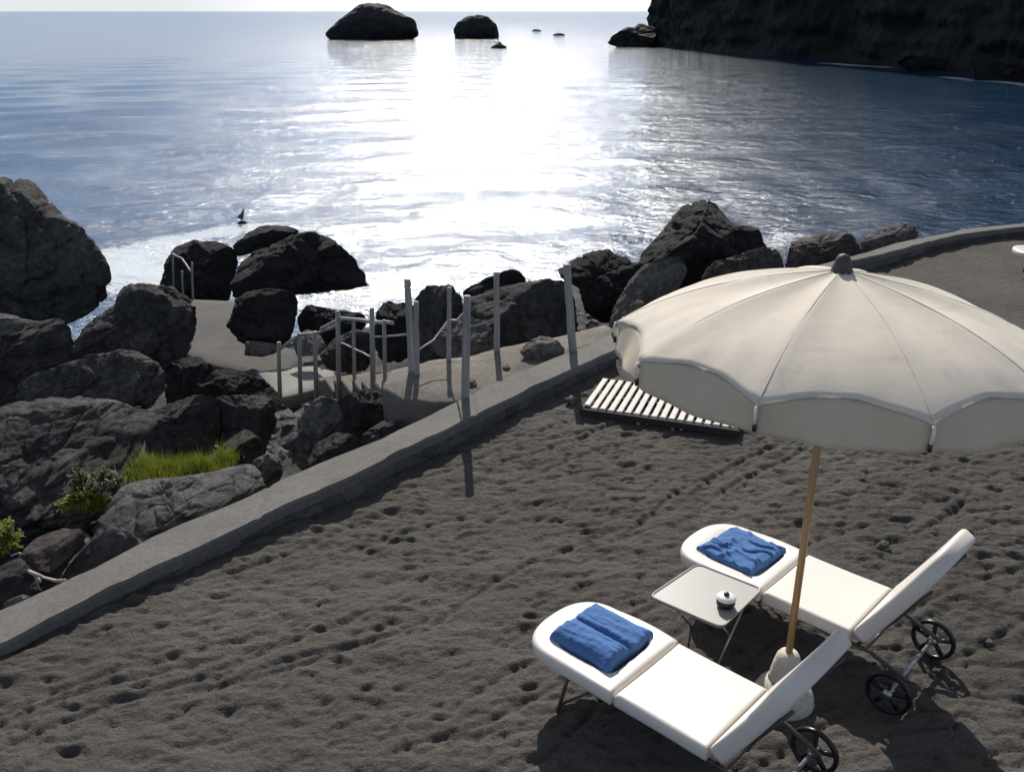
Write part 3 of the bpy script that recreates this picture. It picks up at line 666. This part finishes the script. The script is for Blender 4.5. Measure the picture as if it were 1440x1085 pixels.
# ------------------------------------------------------------------ posts, steps, railings
def post(px, y0, y1, z, w, label, lean=0, r1=None):
    b = P(px, y0, z); sc = (b-EYE).dot(CF)/F
    # height from the photographed top
    d = ray(px+lean, y1); t = b.y/d.y; top = EYE + d*t
    bm = bmesh.new(); r = w*sc/2
    pts = [Vector((0, 0, -.35))] + [Vector(((top.x-b.x)*k/8, 0, (top.z-b.z)*k/8)) + Vector((noise.noise(Vector((px, k*.6, 0))), noise.noise(Vector((px, k*.6, 4))), 0))*.008*(k > 0) for k in range(9)]
    tube(bm, pts, r, 10, r*.86)
    o = obj('wooden_post', bm, M['post']); o.location = b
    return tag(o, label, 'post', 'wooden posts along the terrace and wall')
post(580, 540, 393, 3.05, 10, 'tall weathered post of the close pair, left one, at the head of the steps', -7)
post(587, 545, 424, 3.05, 8, 'shorter weathered post leaning against the tall one at the head of the steps', -2)
post(631, 506, 404, 3.2, 7, 'slim grey post behind the others, in front of the pitted triangular rock', 1)
post(654, 566, 416, 3.22, 12, 'thick grey post at the wall whose shadow crosses the wall and sand', 3)
post(699, 494, 383, 3.2, 9, 'grey post on the middle of the terrace between the triangular and cream rocks', -1)
post(806, 500, 372, 3.22, 12, 'bluish grey post by the wall nearest the slatted boardwalk', -9)
def steps():
    a = P(585, 541, 3.1); b = P(448, 545, 1.25); n = 9; d = b-a; L = Vector((d.x, d.y, 0)); u = L.normalized(); v = Vector((-u.y, u.x, 0))
    if v.y < 0: v = -v
    bm = bmesh.new()
    for k in range(n):
        c = a + L*((k+.5)/n); z = 3.1 - (k+1)*(3.1-1.25)/(n+1)
        hx = L.length/n/2+.02
        box(bm, Vector((c.x, c.y, z-.6-k*.003)) + v*.36, u*hx, v*(.36+.02*(k % 2)), Vector((0, 0, .6)), .012)
    o = obj('stone_steps', bm, M['terrace'], None, False)
    return tag(recentre(o, b), 'flight of stone steps going down from the terrace to the path', 'steps')
steps()
def railing(name, label, posts, rails, pw, mat, cat='railing'):
    root = thing(name, label, cat, P(*posts[0][:2], posts[0][3])); inv = -root.location; tops = []
    for x, y0, y1, z in posts:
        b = P(x, y0, z); d = ray(x, y1); top = EYE + d*(b.y/d.y); tops.append(top)
        bm = bmesh.new(); tube(bm, [b - Vector((0, 0, .3)) + inv, b.lerp(top, .5) + Vector((.006, 0, 0)) + inv, top + inv], pw, 8, pw*.85); obj('post', bm, M['post'], root)
    for rl, r in rails:
        bm = bmesh.new(); pts = resample([Vector(p) for p in rl(tops)], .15)
        tube(bm, [p + Vector((0, 0, .012*noise.noise(p*4))) + inv for p in pts], r, 8); obj('rail', bm, mat, root)
    return root
railing('stair_railing', 'grey wooden railing on the near side of the steps, with five thin posts',
        [(392, 558, 481, 1.2), (421, 553, 468, 1.25), (443, 549, 466, 1.4), (475, 543, 437, 1.9), (523, 533, 433, 2.5)],
        [(lambda T: [T[0] - Vector((0, 0, .12)), T[1] - Vector((0, 0, .02)), T[2] - Vector((0, 0, .03)), T[3] - Vector((0, 0, .20))], .023), (lambda T: [T[3] - Vector((-.02, 0, .46)), T[4] - Vector((.0, 0, .66))], .013)], .036, M['rail'])
railing('stair_railing', 'pale railing with a white flat end on the far side of the steps',
        [(497, 528, 449, 2.15), (540, 516, 450, 2.65)],
        [(lambda T: [T[0] - Vector((.55, -.5, .3)), T[0] - Vector((.2, -.2, .05)), T[0], T[1] + Vector((.12, -.12, .0))], .026),
         (lambda T: [T[1] - Vector((.15, .0, .22)), T[1] + Vector((.3, -.2, -.12))], .013)], .027, M['rail'])
railing('handrail', 'thin pale handrail at the seaward end of the path by the black hollow rock',
        [(270, 420, 369, 1.0), (256, 412, 381, 1.0), (243, 408, 357, .8)],
        [(lambda T: [T[2], T[2].lerp(T[0], .5) + Vector((0, 0, -.02)), T[0] + Vector((-.05, 0, -.2))], .022)], .026, M['rail'])
def on_post(px, y, y0, z): return PD(px, y, P(px, y0, z).y)
rp = [on_post(588, 492, 545, 3.05), on_post(631, 449, 506, 3.2), on_post(655, 437, 566, 3.22)]
rp = [rp[0], rp[0].lerp(rp[1], .5) - Vector((0, 0, .06)), rp[1], rp[1].lerp(rp[2], .5) - Vector((0, 0, .05)), rp[2]]
bm = bmesh.new(); tube(bm, [p - rp[0] for p in resample(rp, .1)], .009, 6)
o = obj('rope', bm, M['slat']); o.location = rp[0]; tag(o, 'thin pale rope sagging between the close pair of posts and the thick wall post', 'rope')
def stone(px, py, z, r, mat, label, seed):
    rng = random.Random(seed); bm = bmesh.new(); bmesh.ops.create_icosphere(bm, subdivisions=4, radius=1)
    for v in bm.verts:
        d = noise.fractal(v.co*1.2 + Vector((seed, 0, 0)), 1, 2, 4)*.3; v.co = Vector((v.co.x*1.25, v.co.y*.85, v.co.z*.6))*(r*(1+d))
    o = obj('stone', bm, M[mat]); o.location = P(px, py, z) + Vector((0, 0, r*.25)); o.rotation_euler.z = rng.uniform(0, 3); tag(o, label, 'stone')
stone(803, 563, SAND, .055, 'pale', 'white stone on the sand at the corner of the slatted duckboard', 3)
stone(662, 541, 3.2, .075, 'pale', 'pale flat stone lying against the outer side of the wall by the thick post', 5)
stone(1241, 768, SAND, .045, 'grey', 'small grey stone half buried in the sand above the back lounger', 8)
stone(1392, 905, SAND, .03, 'grey', 'pebble on the sand right of the lounger wheels', 9)
stone(712, 518, 3.2, .05, 'pale', 'little cream stone on the terrace near the middle post', 11)

# ------------------------------------------------------------------ slatted boardwalk
def boardwalk():
    o_ = P(815, 571, SAND+.09); u = Vector((.942, -.336, 0)); v = Vector((.336, .942, 0)); o_ = Vector((o_.x, o_.y, SAND+.02))
    root = thing('boardwalk', 'slatted pale duckboard lying on the sand between the wall and the parasol', 'boardwalk', o_)
    L, Wd = 1.55, .86
    bm = bmesh.new(); n = 18
    for k in range(n):
        x = .05 + k*(L-.1)/(n-1); y0 = .04 + (.10*(1-min(1, x/.10))); 
        box(bm, u*x + v*((y0+Wd-.02)/2 - .0) + Vector((0, 0, .046+random.Random(k).uniform(-.003, .003))), u*.027, v*((Wd-.02-y0)/2), Vector((0, 0, .011)), .004)
    obj('slat', bm, M['slat'], root, False)
    bm = bmesh.new()
    for y in (.10, .43, .76): box(bm, u*(L/2) + v*y + Vector((0, 0, .010)), u*(L/2), v*.03, Vector((0, 0, .024)), .004)
    box(bm, u*(L/2) + v*.008 + Vector((0, 0, .014)), u*(L/2), v*.012, Vector((0, 0, .032)), .003)
    box(bm, u*(L/2) + v*(Wd+.01) + Vector((0, 0, .014)), u*(L/2), v*.012, Vector((0, 0, .032)), .003)
    obj('bearer', bm, M['darkwood'], root, False)
boardwalk()

# ------------------------------------------------------------------ loungers
def outline(kind, L, W, n=120):
    # closed outline in the lounger plane, x along the lounger (0 at joint), y across
    pts = []
    if kind == 'seat':
        base = [(0, -W/2), (L, -W/2), (L, W/2), (0, W/2)]
        dense = []
        for a, b in zip(base, base[1:]+base[:1]):
            for k in range(n//4): dense.append((a[0]+(b[0]-a[0])*k/(n//4), a[1]+(b[1]-a[1])*k/(n//4)))
        return dense
    e = .62 if kind == 'foot' else .60           # where the rounded end starts
    for k in range(n//5): pts.append((e*L*k/(n//5)*1.0, -W/2 + .018*math.sin(math.pi*k/(n//5))*-1))
    for k in range(n//2):
        a = -math.pi/2 + math.pi*k/(n//2); c, s = math.cos(a), math.sin(a)
        pts.append((e*L + (1-e)*L*abs(c)**.8, W/2*math.copysign(abs(s)**.8, s)))
    for k in range(n//5): pts.append((e*L*(1-k/(n//5)), W/2))
    for k in range(n - 2*(n//5) - n//2): pts.append((0, W/2 - W*k/(n - 2*(n//5) - n//2)))
    return pts
def panel(bm, pts, zt, th, r=.02, recess=None, tf=None):
    cx = sum(p[0] for p in pts)/len(pts); cy = sum(p[1] for p in pts)/len(pts)
    def ring(d, z, src=None):
        out = []
        for x, y in (src or pts):
            q = Vector((cx-x, cy-y)); l = q.length; q = q/l if l > 1e-6 else q; out.append(Vector((x+q.x*min(d, l*.95), y+q.y*min(d, l*.95), z)))
        return out
    rings = [ring(.03, zt-th), ring(.012, zt-th), ring(.003, zt-th+.012), ring(0, zt-th+.03), ring(0, zt-r)]
    for k in range(1, 5):
        a = math.pi/2*k/4; rings.append(ring(r*(1-math.cos(a)), zt-r+r*math.sin(a)))
    if not recess: rings += [ring(r+.004, zt), ring(r+.012, zt), ring(r+.05, zt)]
    if recess:
        rx, ry, hx, hy, dp = recess
        ins = []
        for x, y in pts:
            a = math.atan2(y-cy, x-cx); c, s = math.cos(a), math.sin(a); k = (abs(c/hx)**6 + abs(s/hy)**6)**(-1/6); ins.append((rx + c*k, ry + s*k))
        rings += [ring(-.012, zt, ins), ring(-.003, zt-.005, ins), ring(.004, zt-dp+.008, ins), ring(.014, zt-dp, ins)]
    if tf: rings = [[tf(p) for p in r_] for r_ in rings]
    loft(bm, rings)
LF, LS, LB, LW, SZ = .69, .575, .75, .60, .40
def lounger(label, loc, rz, group, th=58.5):
    root = thing('sun_lounger', label, 'sun lounger', loc, rz, group)
    # local x runs from the hinge towards the foot end
    bm = bmesh.new(); panel(bm, [(x+LS+.004, y) for x, y in outline('foot', LF, LW+.02)], SZ, .085, .030, (LS+.295, 0, .20, .20, .045)); obj('foot_section', bm, M['plastic'], root)
    bm = bmesh.new(); panel(bm, [(x*.985+.004, y) for x, y in outline('seat', LS, LW)], SZ-.004, .085, .030)
    obj('seat_section', bm, M['plastic'], root)
    a = rad(th); ca, sa = math.cos(a), math.sin(a)
    def tf(p): x, z = p.x, p.z - SZ; z = z + .035*(x/LB)**2; return Vector((-(x*ca - z*-sa*-1*-1) if False else -(x*ca) + z*sa, p.y, SZ + x*sa + z*ca))
    bm = bmesh.new(); panel(bm, [(x, y) for x, y in outline('back', LB, LW)], SZ, .095, .030, None, tf); obj('backrest', bm, M['plastic'], root)
    # tubular frame under the panels
    bm = bmesh.new()
    for s in (-1, 1):
        y = s*(LW/2-.05); tube(bm, [(LS+LF*.55, y, SZ-.10), (LS*.5, y, SZ-.105), (-.10, y, SZ-.115), (-.34, y*.98, .20)], .013, 8)
        tube(bm, [(-.03, y*1.02, SZ-.10), (-.20, y, SZ+.14), tf(Vector((.55, y, SZ-.115)))], .010, 8)
    for x in (LS+LF*.5, LS*.5, -.08): tube(bm, [(x, -LW/2+.05, SZ-.108), (x, LW/2-.05, SZ-.108)], .011, 8)
    obj('frame', bm, M['frame'], root)
    for s in (-1, 1):
        bm = bmesh.new(); y = s*(LW/2-.06)
        tube(bm, [(LS+LF*.50, y, SZ-.10), (LS+LF*.60, y*1.08, -.02)], .011, 8); tube(bm, [(LS+LF*.22, y, SZ-.10), (LS+LF*.57, y*1.06, .06)], .008, 8)
        obj('leg', bm, M['frame'], root)
    bm = bmesh.new(); tube(bm, [(-.27, -LW/2-.05, .135), (-.27, LW/2+.05, .135)], .012, 8); obj('axle', bm, M['steel'], root)
    for s in (-1, 1):
        y = s*(LW/2+.03); c = Vector((-.27, y, .135)); bm = bmesh.new()
        prof = [(.110, -.014), (.126, -.014), (.132, -.008), (.132, .008), (.126, .014), (.110, .014), (.106, 0)]
        rings = [[c + Vector((r*math.cos(2*math.pi*k/36), d, r*math.sin(2*math.pi*k/36))) for r, d in prof] for k in range(36)]
        rings.append(rings[0]); loft(bm, rings, False, False); bmesh.ops.remove_doubles(bm, verts=bm.verts[:], dist=1e-5)
        for k in range(5):
            an = 2*math.pi*k/5 + .3; d = Vector((math.cos(an), 0, math.sin(an))); p = Vector((-d.z, 0, d.x))
            box(bm, c + d*.062, d*.045, Vector((0, .012, 0)), p*.011, .003)
        wh = obj('wheel', bm, M['black'], root)
        bm = bmesh.new(); tube(bm, [c + Vector((0, -.03, 0)), c + Vector((0, .03, 0))], .028, 14); obj('hub', bm, M['steel'], wh)
    return root
AX = rad(136.5)
def foot_dir(): return Vector((-.757, .654, 0))
def place(px, py): p = P(px, py, SAND+SZ); return Vector((p.x, p.y, SAND))
GL = 'white sun loungers on the dark sand'
hA = (P(995, 1056, SAND+SZ) + P(1083, 964, SAND+SZ))/2; hB = (P(1197, 884, SAND+SZ) + P(1258, 828, SAND+SZ))/2
A = lounger('cream lounger nearest the viewer with a rolled blue towel and raised backrest', (hA.x, hA.y, SAND), AX, GL)
B = copy_tree(A); B.location = (hB.x, hB.y, SAND); B['label'] = 'cream lounger behind the small table with a flat creased blue towel'
tip = P(1422, 350, SAND+SZ); C3 = copy_tree(A); C3.rotation_euler.z = rad(172)
C3.location = (tip.x + 1.32*math.cos(rad(-8)), tip.y + 1.32*math.sin(rad(-8)), SAND); C3['label'] = 'distant lounger whose white foot end just shows at the right edge'

def towel(root, kind, label):
    mw = Matrix.Translation(root.location) @ Matrix.Rotation(root.rotation_euler.z, 4, 'Z')
    nx, ny = 84, 84; hx, hy = .205, .212; bm = bmesh.new(); top = []; bot = []; X0, Y0 = LS+.328, -.022
    for i in range(nx+1):
        rt, rb = [], []
        for j in range(ny+1):
            u, v = i/nx*2-1, j/ny*2-1          # v = +1 is the side nearest the viewer, u = +1 the foot end
            q = Vector((u*2.1, v*2.1, 3.3 if kind == 'roll' else 9.1))
            ed = max(0, 1 - max(abs(u), abs(v))**14)**.5
            if kind == 'roll':
                h = .016
                if v > .02: h = max(h, .016 + .060*max(0, 1-((v-.52)/.50)**2)**.5)
                h = max(h, .012 + .050*max(0, 1-((v+.10)/.15)**2)**.5)
                if v < -.15: h = max(h, .034 + .012*math.cos((v+.6)*3.2))
                h += .007*noise.fractal(Vector((u*1.0, v*6, 2)), 1, 2, 4)
            else:
                h = .028 + .010*noise.fractal(q*.8, 1, 2, 3)
                cr = abs(noise.noise(Vector((u*1.1+v*.9, v*1.8-u*.6, 1.2)))); h += .016*max(0, 1-cr*9)
                if v > .1: h += .024*math.exp(-((u+.15-v*.35)/.10)**2)*(v-.1)
                h += .012*max(0, 1-abs(v-.35+.15*u)*12)
            h = h*(.25 + .75*ed)*(1 + .06*noise.noise(q*3))
            jx = hx*(1 + .07*noise.noise(Vector((v*1.6, 5, 1)))*abs(u)); jy = hy*(1 + .08*noise.noise(Vector((u*1.6, 2, 1)))*abs(v))
            if kind == 'roll' and v < 0: jx *= 1 + .10*v*-1*(u > 0)
            x, y = X0 + u*jx, Y0 + v*jy
            if kind == 'flat': x, y = X0 + (u*jx)*.98 + v*.020, Y0 + v*jy*.96 - u*.012
            rt.append(bm.verts.new((x, y, SZ+.002+h))); rb.append(bm.verts.new((x, y, SZ-.043)))
        top.append(rt); bot.append(rb)
    for i in range(nx):
        for j in range(ny):
            bm.faces.new((top[i][j], top[i+1][j], top[i+1][j+1], top[i][j+1])); bm.faces.new((bot[i][j], bot[i][j+1], bot[i+1][j+1], bot[i+1][j]))
    for i in range(nx):
        bm.faces.new((top[i][0], bot[i][0], bot[i+1][0], top[i+1][0])); bm.faces.new((top[i][ny], top[i+1][ny], bot[i+1][ny], bot[i][ny]))
    for j in range(ny):
        bm.faces.new((top[0][j], top[0][j+1], bot[0][j+1], bot[0][j])); bm.faces.new((top[nx][j], bot[nx][j], bot[nx][j+1], top[nx][j+1]))
    bm.transform(Matrix.Translation((-X0, 0, -SZ)))
    o = obj('towel', bm, M['towel']); o.matrix_world = mw @ Matrix.Translation((X0, 0, SZ))
    return tag(o, label, 'towel', 'blue towels on the loungers')
towel(A, 'roll', 'blue towel folded into two thick rolls on the nearest lounger')
towel(B, 'flat', 'blue towel lying flat and creased on the lounger behind the table')

# ------------------------------------------------------------------ side table and ashtray
TZ = .43
c4 = [P(912, 838, SAND+TZ), P(981, 792, SAND+TZ), P(1073, 828, SAND+TZ), P(1016, 883, SAND+TZ)]
tc = sum(c4, Vector())/4
root = thing('side_table', 'small square grey topped table on crossed wire legs between the loungers', 'table', (tc.x, tc.y, SAND))
base = [Vector((p.x-tc.x, p.y-tc.y)) for p in c4]; ring = []
for k in range(4):
    a, b, c = base[k-1], base[k], base[(k+1) % 4]; r = .055
    p0 = b + (a-b).normalized()*r; p1 = b + (c-b).normalized()*r
    for s in range(9):
        t = s/8; ring.append(((p0*(1-t)**2 + b*2*t*(1-t) + p1*t*t)))
bm = bmesh.new(); panel(bm, [(p.x, p.y) for p in ring], TZ, .022, .008); obj('tabletop', bm, M['table'], root)
bm = bmesh.new()
rim = [Vector((p.x*.985, p.y*.985, TZ+.001)) for p in ring]; tube(bm, rim + [rim[0]], .006, 6); obj('rim', bm, M['table'], root)
ux = (base[1]-base[0]).normalized(); uy = (base[2]-base[1]).normalized()
for s in (-1, 1):
    for d in (-1, 1):
        bm = bmesh.new(); e = uy*(.17*s)
        tube(bm, [Vector((e.x + ux.x*.17*d, e.y + ux.y*.17*d, TZ-.025)), Vector((e.x - ux.x*.19*d + uy.x*.01*d, e.y - ux.y*.19*d + uy.y*.01*d, -.02))], .0065, 8); obj('leg', bm, M['steel'], root)
ap = P(1020, 852, SAND+TZ); root = thing('ashtray', 'small black and chrome lidded ashtray on the grey table', 'ashtray', (ap.x, ap.y, SAND+TZ+.007))
bm = bmesh.new(); lathe(bm, [(.040, 0), (.052, .004), (.056, .02), (.055, .042), (.050, .048)]); obj('bowl', bm, M['black'], root)
bm = bmesh.new(); lathe(bm, [(.048, .047), (.058, .050), (.059, .056), (.052, .066), (.030, .072), (.012, .073)]); obj('lid', bm, M['white'], root)
bm = bmesh.new(); lathe(bm, [(.016, .071), (.017, .080), (.013, .088), (.004, .09)], 20); obj('knob', bm, M['black'], root)

# ------------------------------------------------------------------ parasol
UX, UY = 1.560, 4.262
root = thing('parasol', 'large ivory canvas parasol with ten ribs on a wooden pole', 'parasol', (UX, UY, SAND))
NR, RR, ZR, ZA, PH = 10, 1.058, 2.205, 2.56, rad(164.5)
tilt = Matrix.Rotation(rad(-2.0), 4, 'X') @ Matrix.Rotation(rad(1.1), 4, 'Y')
def canopy_pt(a, r):                    # a in rib units, r 0..1
    k = math.floor(a); f = a-k; sag = math.sin(math.pi*f)
    ang = PH + a*2*math.pi/NR
    # straight cloth between the ribs, edge drawn in and lifted between them
    chord = math.cos(math.pi/NR)/math.cos((f-.5)*2*math.pi/NR)
    rr = RR*r*(1 - (1-chord)*min(1, r*1.1)*.9 - .055*sag*r**5)
    z = ZA - (ZA-ZR)*(.55*r**1.15 + .45*r**3.2) - .030*sag*math.sin(math.pi*min(1, r*.98))*1.0 + .050*sag*r**2.6
    return Vector((rr*math.cos(ang), rr*math.sin(ang), z))
PIV = Vector((0, 0, ZR))
def tl(p): return PIV + (tilt.to_3x3() @ (p-PIV))
bm = bmesh.new(); per, nr_ = 14, 26; rings = []
for j in range(nr_+1):
    r = .03 + .97*j/nr_; rings.append([tl(canopy_pt(k/per, r) + Vector((0, 0, .004*noise.noise(Vector((k*.3, r*6, 1)))*r + .0035*math.sin((k % per)/per*math.pi*6 + k//per*1.7)*r**4*(1-abs((k % per)/per-.5)) + .005*noise.noise(Vector((k*.11, r*2.2, 7)))*r))) for k in range(NR*per)])
loft(bm, rings, False, False); can = obj('canopy', bm, M['canvas'], root)
md = can.modifiers.new('thickness', 'SOLIDIFY'); md.thickness = .0012
# seams over the ribs
bm = bmesh.new()
for k in range(NR): tube(bm, [tl(canopy_pt(k, .04+.955*j/14) + Vector((0, 0, .0004))) for j in range(15)], .0014, 5)
obj('seam', bm, M['canvas'], can)
# hanging valance
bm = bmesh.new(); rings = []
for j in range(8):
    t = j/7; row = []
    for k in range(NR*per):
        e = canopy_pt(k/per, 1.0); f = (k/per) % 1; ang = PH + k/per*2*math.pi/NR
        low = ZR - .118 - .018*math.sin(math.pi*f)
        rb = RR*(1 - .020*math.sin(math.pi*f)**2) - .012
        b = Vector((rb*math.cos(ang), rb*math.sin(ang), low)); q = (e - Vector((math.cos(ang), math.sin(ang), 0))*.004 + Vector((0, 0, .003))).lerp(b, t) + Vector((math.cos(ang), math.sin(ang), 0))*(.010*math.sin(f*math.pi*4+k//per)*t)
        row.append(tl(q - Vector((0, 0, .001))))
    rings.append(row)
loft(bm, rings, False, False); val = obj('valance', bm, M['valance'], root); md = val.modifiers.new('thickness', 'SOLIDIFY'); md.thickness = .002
for k in range(NR):
    tip = canopy_pt(k, 1.0); ang = PH + k*2*math.pi/NR; d = Vector((math.cos(ang), math.sin(ang), 0))
    bm = bmesh.new(); tube(bm, [tl(canopy_pt(k, .06+.95*j/10) - Vector((0, 0, .018))) for j in range(11)], .007, 6); obj('rib', bm, M['steel'], root)
    bm = bmesh.new(); tube(bm, [tl(Vector((0, 0, ZR-.30)) + d*.03), tl(canopy_pt(k, .52) - Vector((0, 0, .024)))], .005, 6); obj('strut', bm, M['steel'], root)
    bm = bmesh.new(); tube(bm, [tl(tip + d*.004 + Vector((0, 0, -.005))), tl(tip + d*.012 - Vector((0, 0, .04))), tl(tip + d*.004 - Vector((0, 0, .085)))], .0075, 8); st = obj('tip_strap', bm, M['plastic'], root)
    bm = bmesh.new(); tube(bm, [tl(tip + d*.004 - Vector((0, 0, .08))), tl(tip + d*.002 - Vector((0, 0, .112)))], .009, 8); obj('tip_cap', bm, M['black'], st)
bm = bmesh.new(); tube(bm, [Vector((0, 0, .06)), Vector((0, .0, 1.2)), tl(Vector((0, 0, ZA+.01)))], .020, 16); obj('pole', bm, M['pole'], root)
bm = bmesh.new(); lathe(bm, [(.030, ZR-.33), (.034, ZR-.32), (.034, ZR-.27), (.028, ZR-.26)], 16); obj('runner', bm, M['black'], root)
bm = bmesh.new(); lathe(bm, [(.052, ZA-.02), (.050, ZA), (.040, ZA+.03), (.034, ZA+.055), (.022, ZA+.072), (.006, ZA+.078)], 18); bm.transform(Matrix.Translation(PIV) @ tilt @ Matrix.Translation(-PIV)); obj('finial', bm, M['finial'], root)
root = thing('cast_stand', 'cream domed stand holding the parasol pole on the sand behind the nearest lounger', 'parasol stand', (UX, UY, SAND))
bm = bmesh.new(); lathe(bm, [(.165, -.02), (.175, .03), (.168, .07), (.15, .11), (.122, .14), (.10, .17)], 40); obj('foot', bm, M['base'], root)
bm = bmesh.new(); lathe(bm, [(.098, .165), (.092, .20), (.080, .27), (.064, .33), (.050, .352), (.030, .358)], 32); obj('neck', bm, M['base'], root)

# ------------------------------------------------------------------ plants
def ground_hit(px, py, z): return P(px, py, z)
def tuft(pts, label, n, hmin, hmax, seed):
    rng = random.Random(seed); c = sum(pts, Vector())/len(pts); bm = bmesh.new()
    for _ in range(n):
        i = rng.randrange(len(pts)-1); p = pts[i].lerp(pts[i+1], rng.random()) + Vector((rng.gauss(0, .05), rng.gauss(0, .13), rng.gauss(0, .01)))
        h = rng.uniform(hmin, hmax)*(.55 + .75*max(0, .5+noise.noise(p*5.0))); a = rng.uniform(0, 6.28); s = Vector((math.cos(a), math.sin(a), 0)); ln = Vector((rng.gauss(0, .3), rng.gauss(0, .3), 0))*h; w_ = rng.uniform(.0025, .005)
        vs = []
        for k in range(4):
            t = k/3; q = p - c + Vector((0, 0, h*t)) + ln*t*t; ww = w_*(1-t)
            vs.append((bm.verts.new(q - s*ww), bm.verts.new(q + s*(ww + 1e-5))))
        for k in range(3): bm.faces.new((vs[k][0], vs[k][1], vs[k+1][1], vs[k+1][0]))
    me = bpy.data.meshes.new('grass_tuft'); bm.to_mesh(me); bm.free(); o = link('grass_tuft', me, M['grass']); o.location = c
    return tag(o, label, 'grass tuft')
tuft([P(192, 662, 2.55), P(220, 668, 2.58), P(255, 668, 2.6), P(290, 662, 2.6), P(322, 656, 2.58)], 'bright green tuft of tall grass between the humped boulder and the mottled slab', 3400, .08, .20, 3)
def shrub(c, rx, ry, rz, label, n, mat, seed, name='shrub', lsz=.02):
    rng = random.Random(seed); root = thing(name, label, 'shrub', c); bm = bmesh.new(); tips = []
    for _ in range(46):
        d = Vector((rng.gauss(0, 1), rng.gauss(0, 1), abs(rng.gauss(.5, .8)))).normalized(); t = Vector((d.x*rx, d.y*ry, d.z*rz))*rng.uniform(.55, 1.08); tips.append(t)
        tube(bm, [Vector((0, 0, -.04)), t*.5 + Vector((0, 0, .02)), t], .004, 5, .0015)
    obj('stem', bm, M['drift'], root); bm = bmesh.new()
    for _ in range(n):
        t = rng.choice(tips); p = t*rng.uniform(.7, 1.02) + Vector((rng.gauss(0, .022), rng.gauss(0, .022), rng.gauss(0, .018)))
        m = Matrix.Rotation(rng.uniform(0, 6.28), 3, 'Z') @ Matrix.Rotation(rng.gauss(0, .7), 3, 'X'); l = lsz*rng.uniform(.6, 1.3)
        vs = [bm.verts.new(p + m @ Vector(q)*l) for q in ((0, -.9, 0), (.45, -.1, .12), (0, 1, 0), (-.45, -.1, .12))]; bm.faces.new(vs)
    me = bpy.data.meshes.new('foliage'); bm.to_mesh(me); bm.free(); link('foliage', me, mat, root)
    return root
shrub(P(116, 712, 2.55), .22, .16, .20, 'yellow green leafy shrub in the hollow left of the mottled slab', 2200, M['herb'], 5)
shrub(P(130, 682, 2.7), .26, .16, .18, 'dull brownish olive shrub above the yellow green shrub', 1500, M['dryherb'], 6)
shrub(P(-6, 770, 2.6), .20, .20, .26, 'bright green leafy shrub cut by the left edge', 2400, M['herb'], 7)

# ------------------------------------------------------------------ driftwood, bird
bm = bmesh.new(); d0 = P(30, 800, 3.05); q = [P(30, 799, 3.05), P(45, 805, 3.05), P(60, 811, 3.07), P(78, 816, 3.12), P(91, 816, 3.2)]
tube(bm, [p-d0 for p in q[:3]], .017, 8, .013); tube(bm, [p-d0 for p in q[2:]], .009, 8, .014); tube(bm, [P(50, 809, 3.03)-d0, P(57, 818, 3.02)-d0], .016, 8, .01)
o = obj('driftwood', bm, M['drift']); o.location = d0; tag(o, 'bleached forked stick of driftwood leaning on the wall', 'driftwood')
bm = bmesh.new(); d0 = P(16, 781, 3.0); q = [P(16, 781, 3.0), P(27, 777, 3.06), P(38, 781, 3.07), P(48, 792, 3.04), P(54, 803, 3.0)]
tube(bm, [p-d0 for p in q], .006, 6); o = obj('dry_twig', bm, M['drift']); o.location = d0; tag(o, 'thin arched dry twig above the driftwood stick', 'twig')
def bird():
    b = P(341, 315, 0); root = thing('sea_bird', 'dark upright sea bird with half open wings beyond the foam', 'bird', b)
    sc = (b-EYE).dot(CF)/F
    me = bpy.data.meshes.new('body'); k = sc
    vs = [(0, 0, 9*k), (.6*k, 0, 12*k), (1.6*k, 0, 15.5*k), (3.2*k, 0, 18.5*k), (3.8*k, 0, 20.5*k), (5.3*k, 0, 20.6*k), (-1.5*k, 0, 6.2*k), (-.2*k, .8*k, 5*k), (-.1*k, .8*k, 1.5*k), (.4*k, -.8*k, 5*k), (.5*k, -.8*k, 1.5*k)]
    me.from_pydata(vs, [(0, 1), (1, 2), (2, 3), (3, 4), (4, 5), (0, 6), (0, 7), (7, 8), (0, 9), (9, 10)], [])
    o = link('body', me, M['bird'], root); sk_ = o.modifiers.new('skin', 'SKIN'); rr = [2.1, 2.5, 1.9, .9, .9, .25, .6, .45, .3, .45, .3]
    for v, r in zip(me.skin_vertices[0].data, rr): v.radius = (r*k, r*k)
    me.skin_vertices[0].data[0].use_root = True
    sb = o.modifiers.new('smooth', 'SUBSURF'); sb.levels = sb.render_levels = 2
    for s in (-1, 1):
        bm = bmesh.new(); A_ = [Vector((.8*k, s*1.2*k, 15*k)), Vector((-2.2*k, s*4*k, 14*k)), Vector((-4.4*k, s*5*k, 9*k)), Vector((-2.4*k, s*3.2*k, 8*k)), Vector((-.6*k, s*1.8*k, 9.5*k))]
        loft(bm, [A_, [p + Vector((.5*k, 0, .2*k)) for p in A_]]); obj('wing', bm, M['bird'], root)
    # the half drowned stone it stands on
    boulder([(334,314),(338,311),(345,311),(349,314),(345,320),(337,320)], b.y, M['wet'], 'small wave washed stone under the sea bird', seed=90, sub=4, group=G, far=True)
bird()
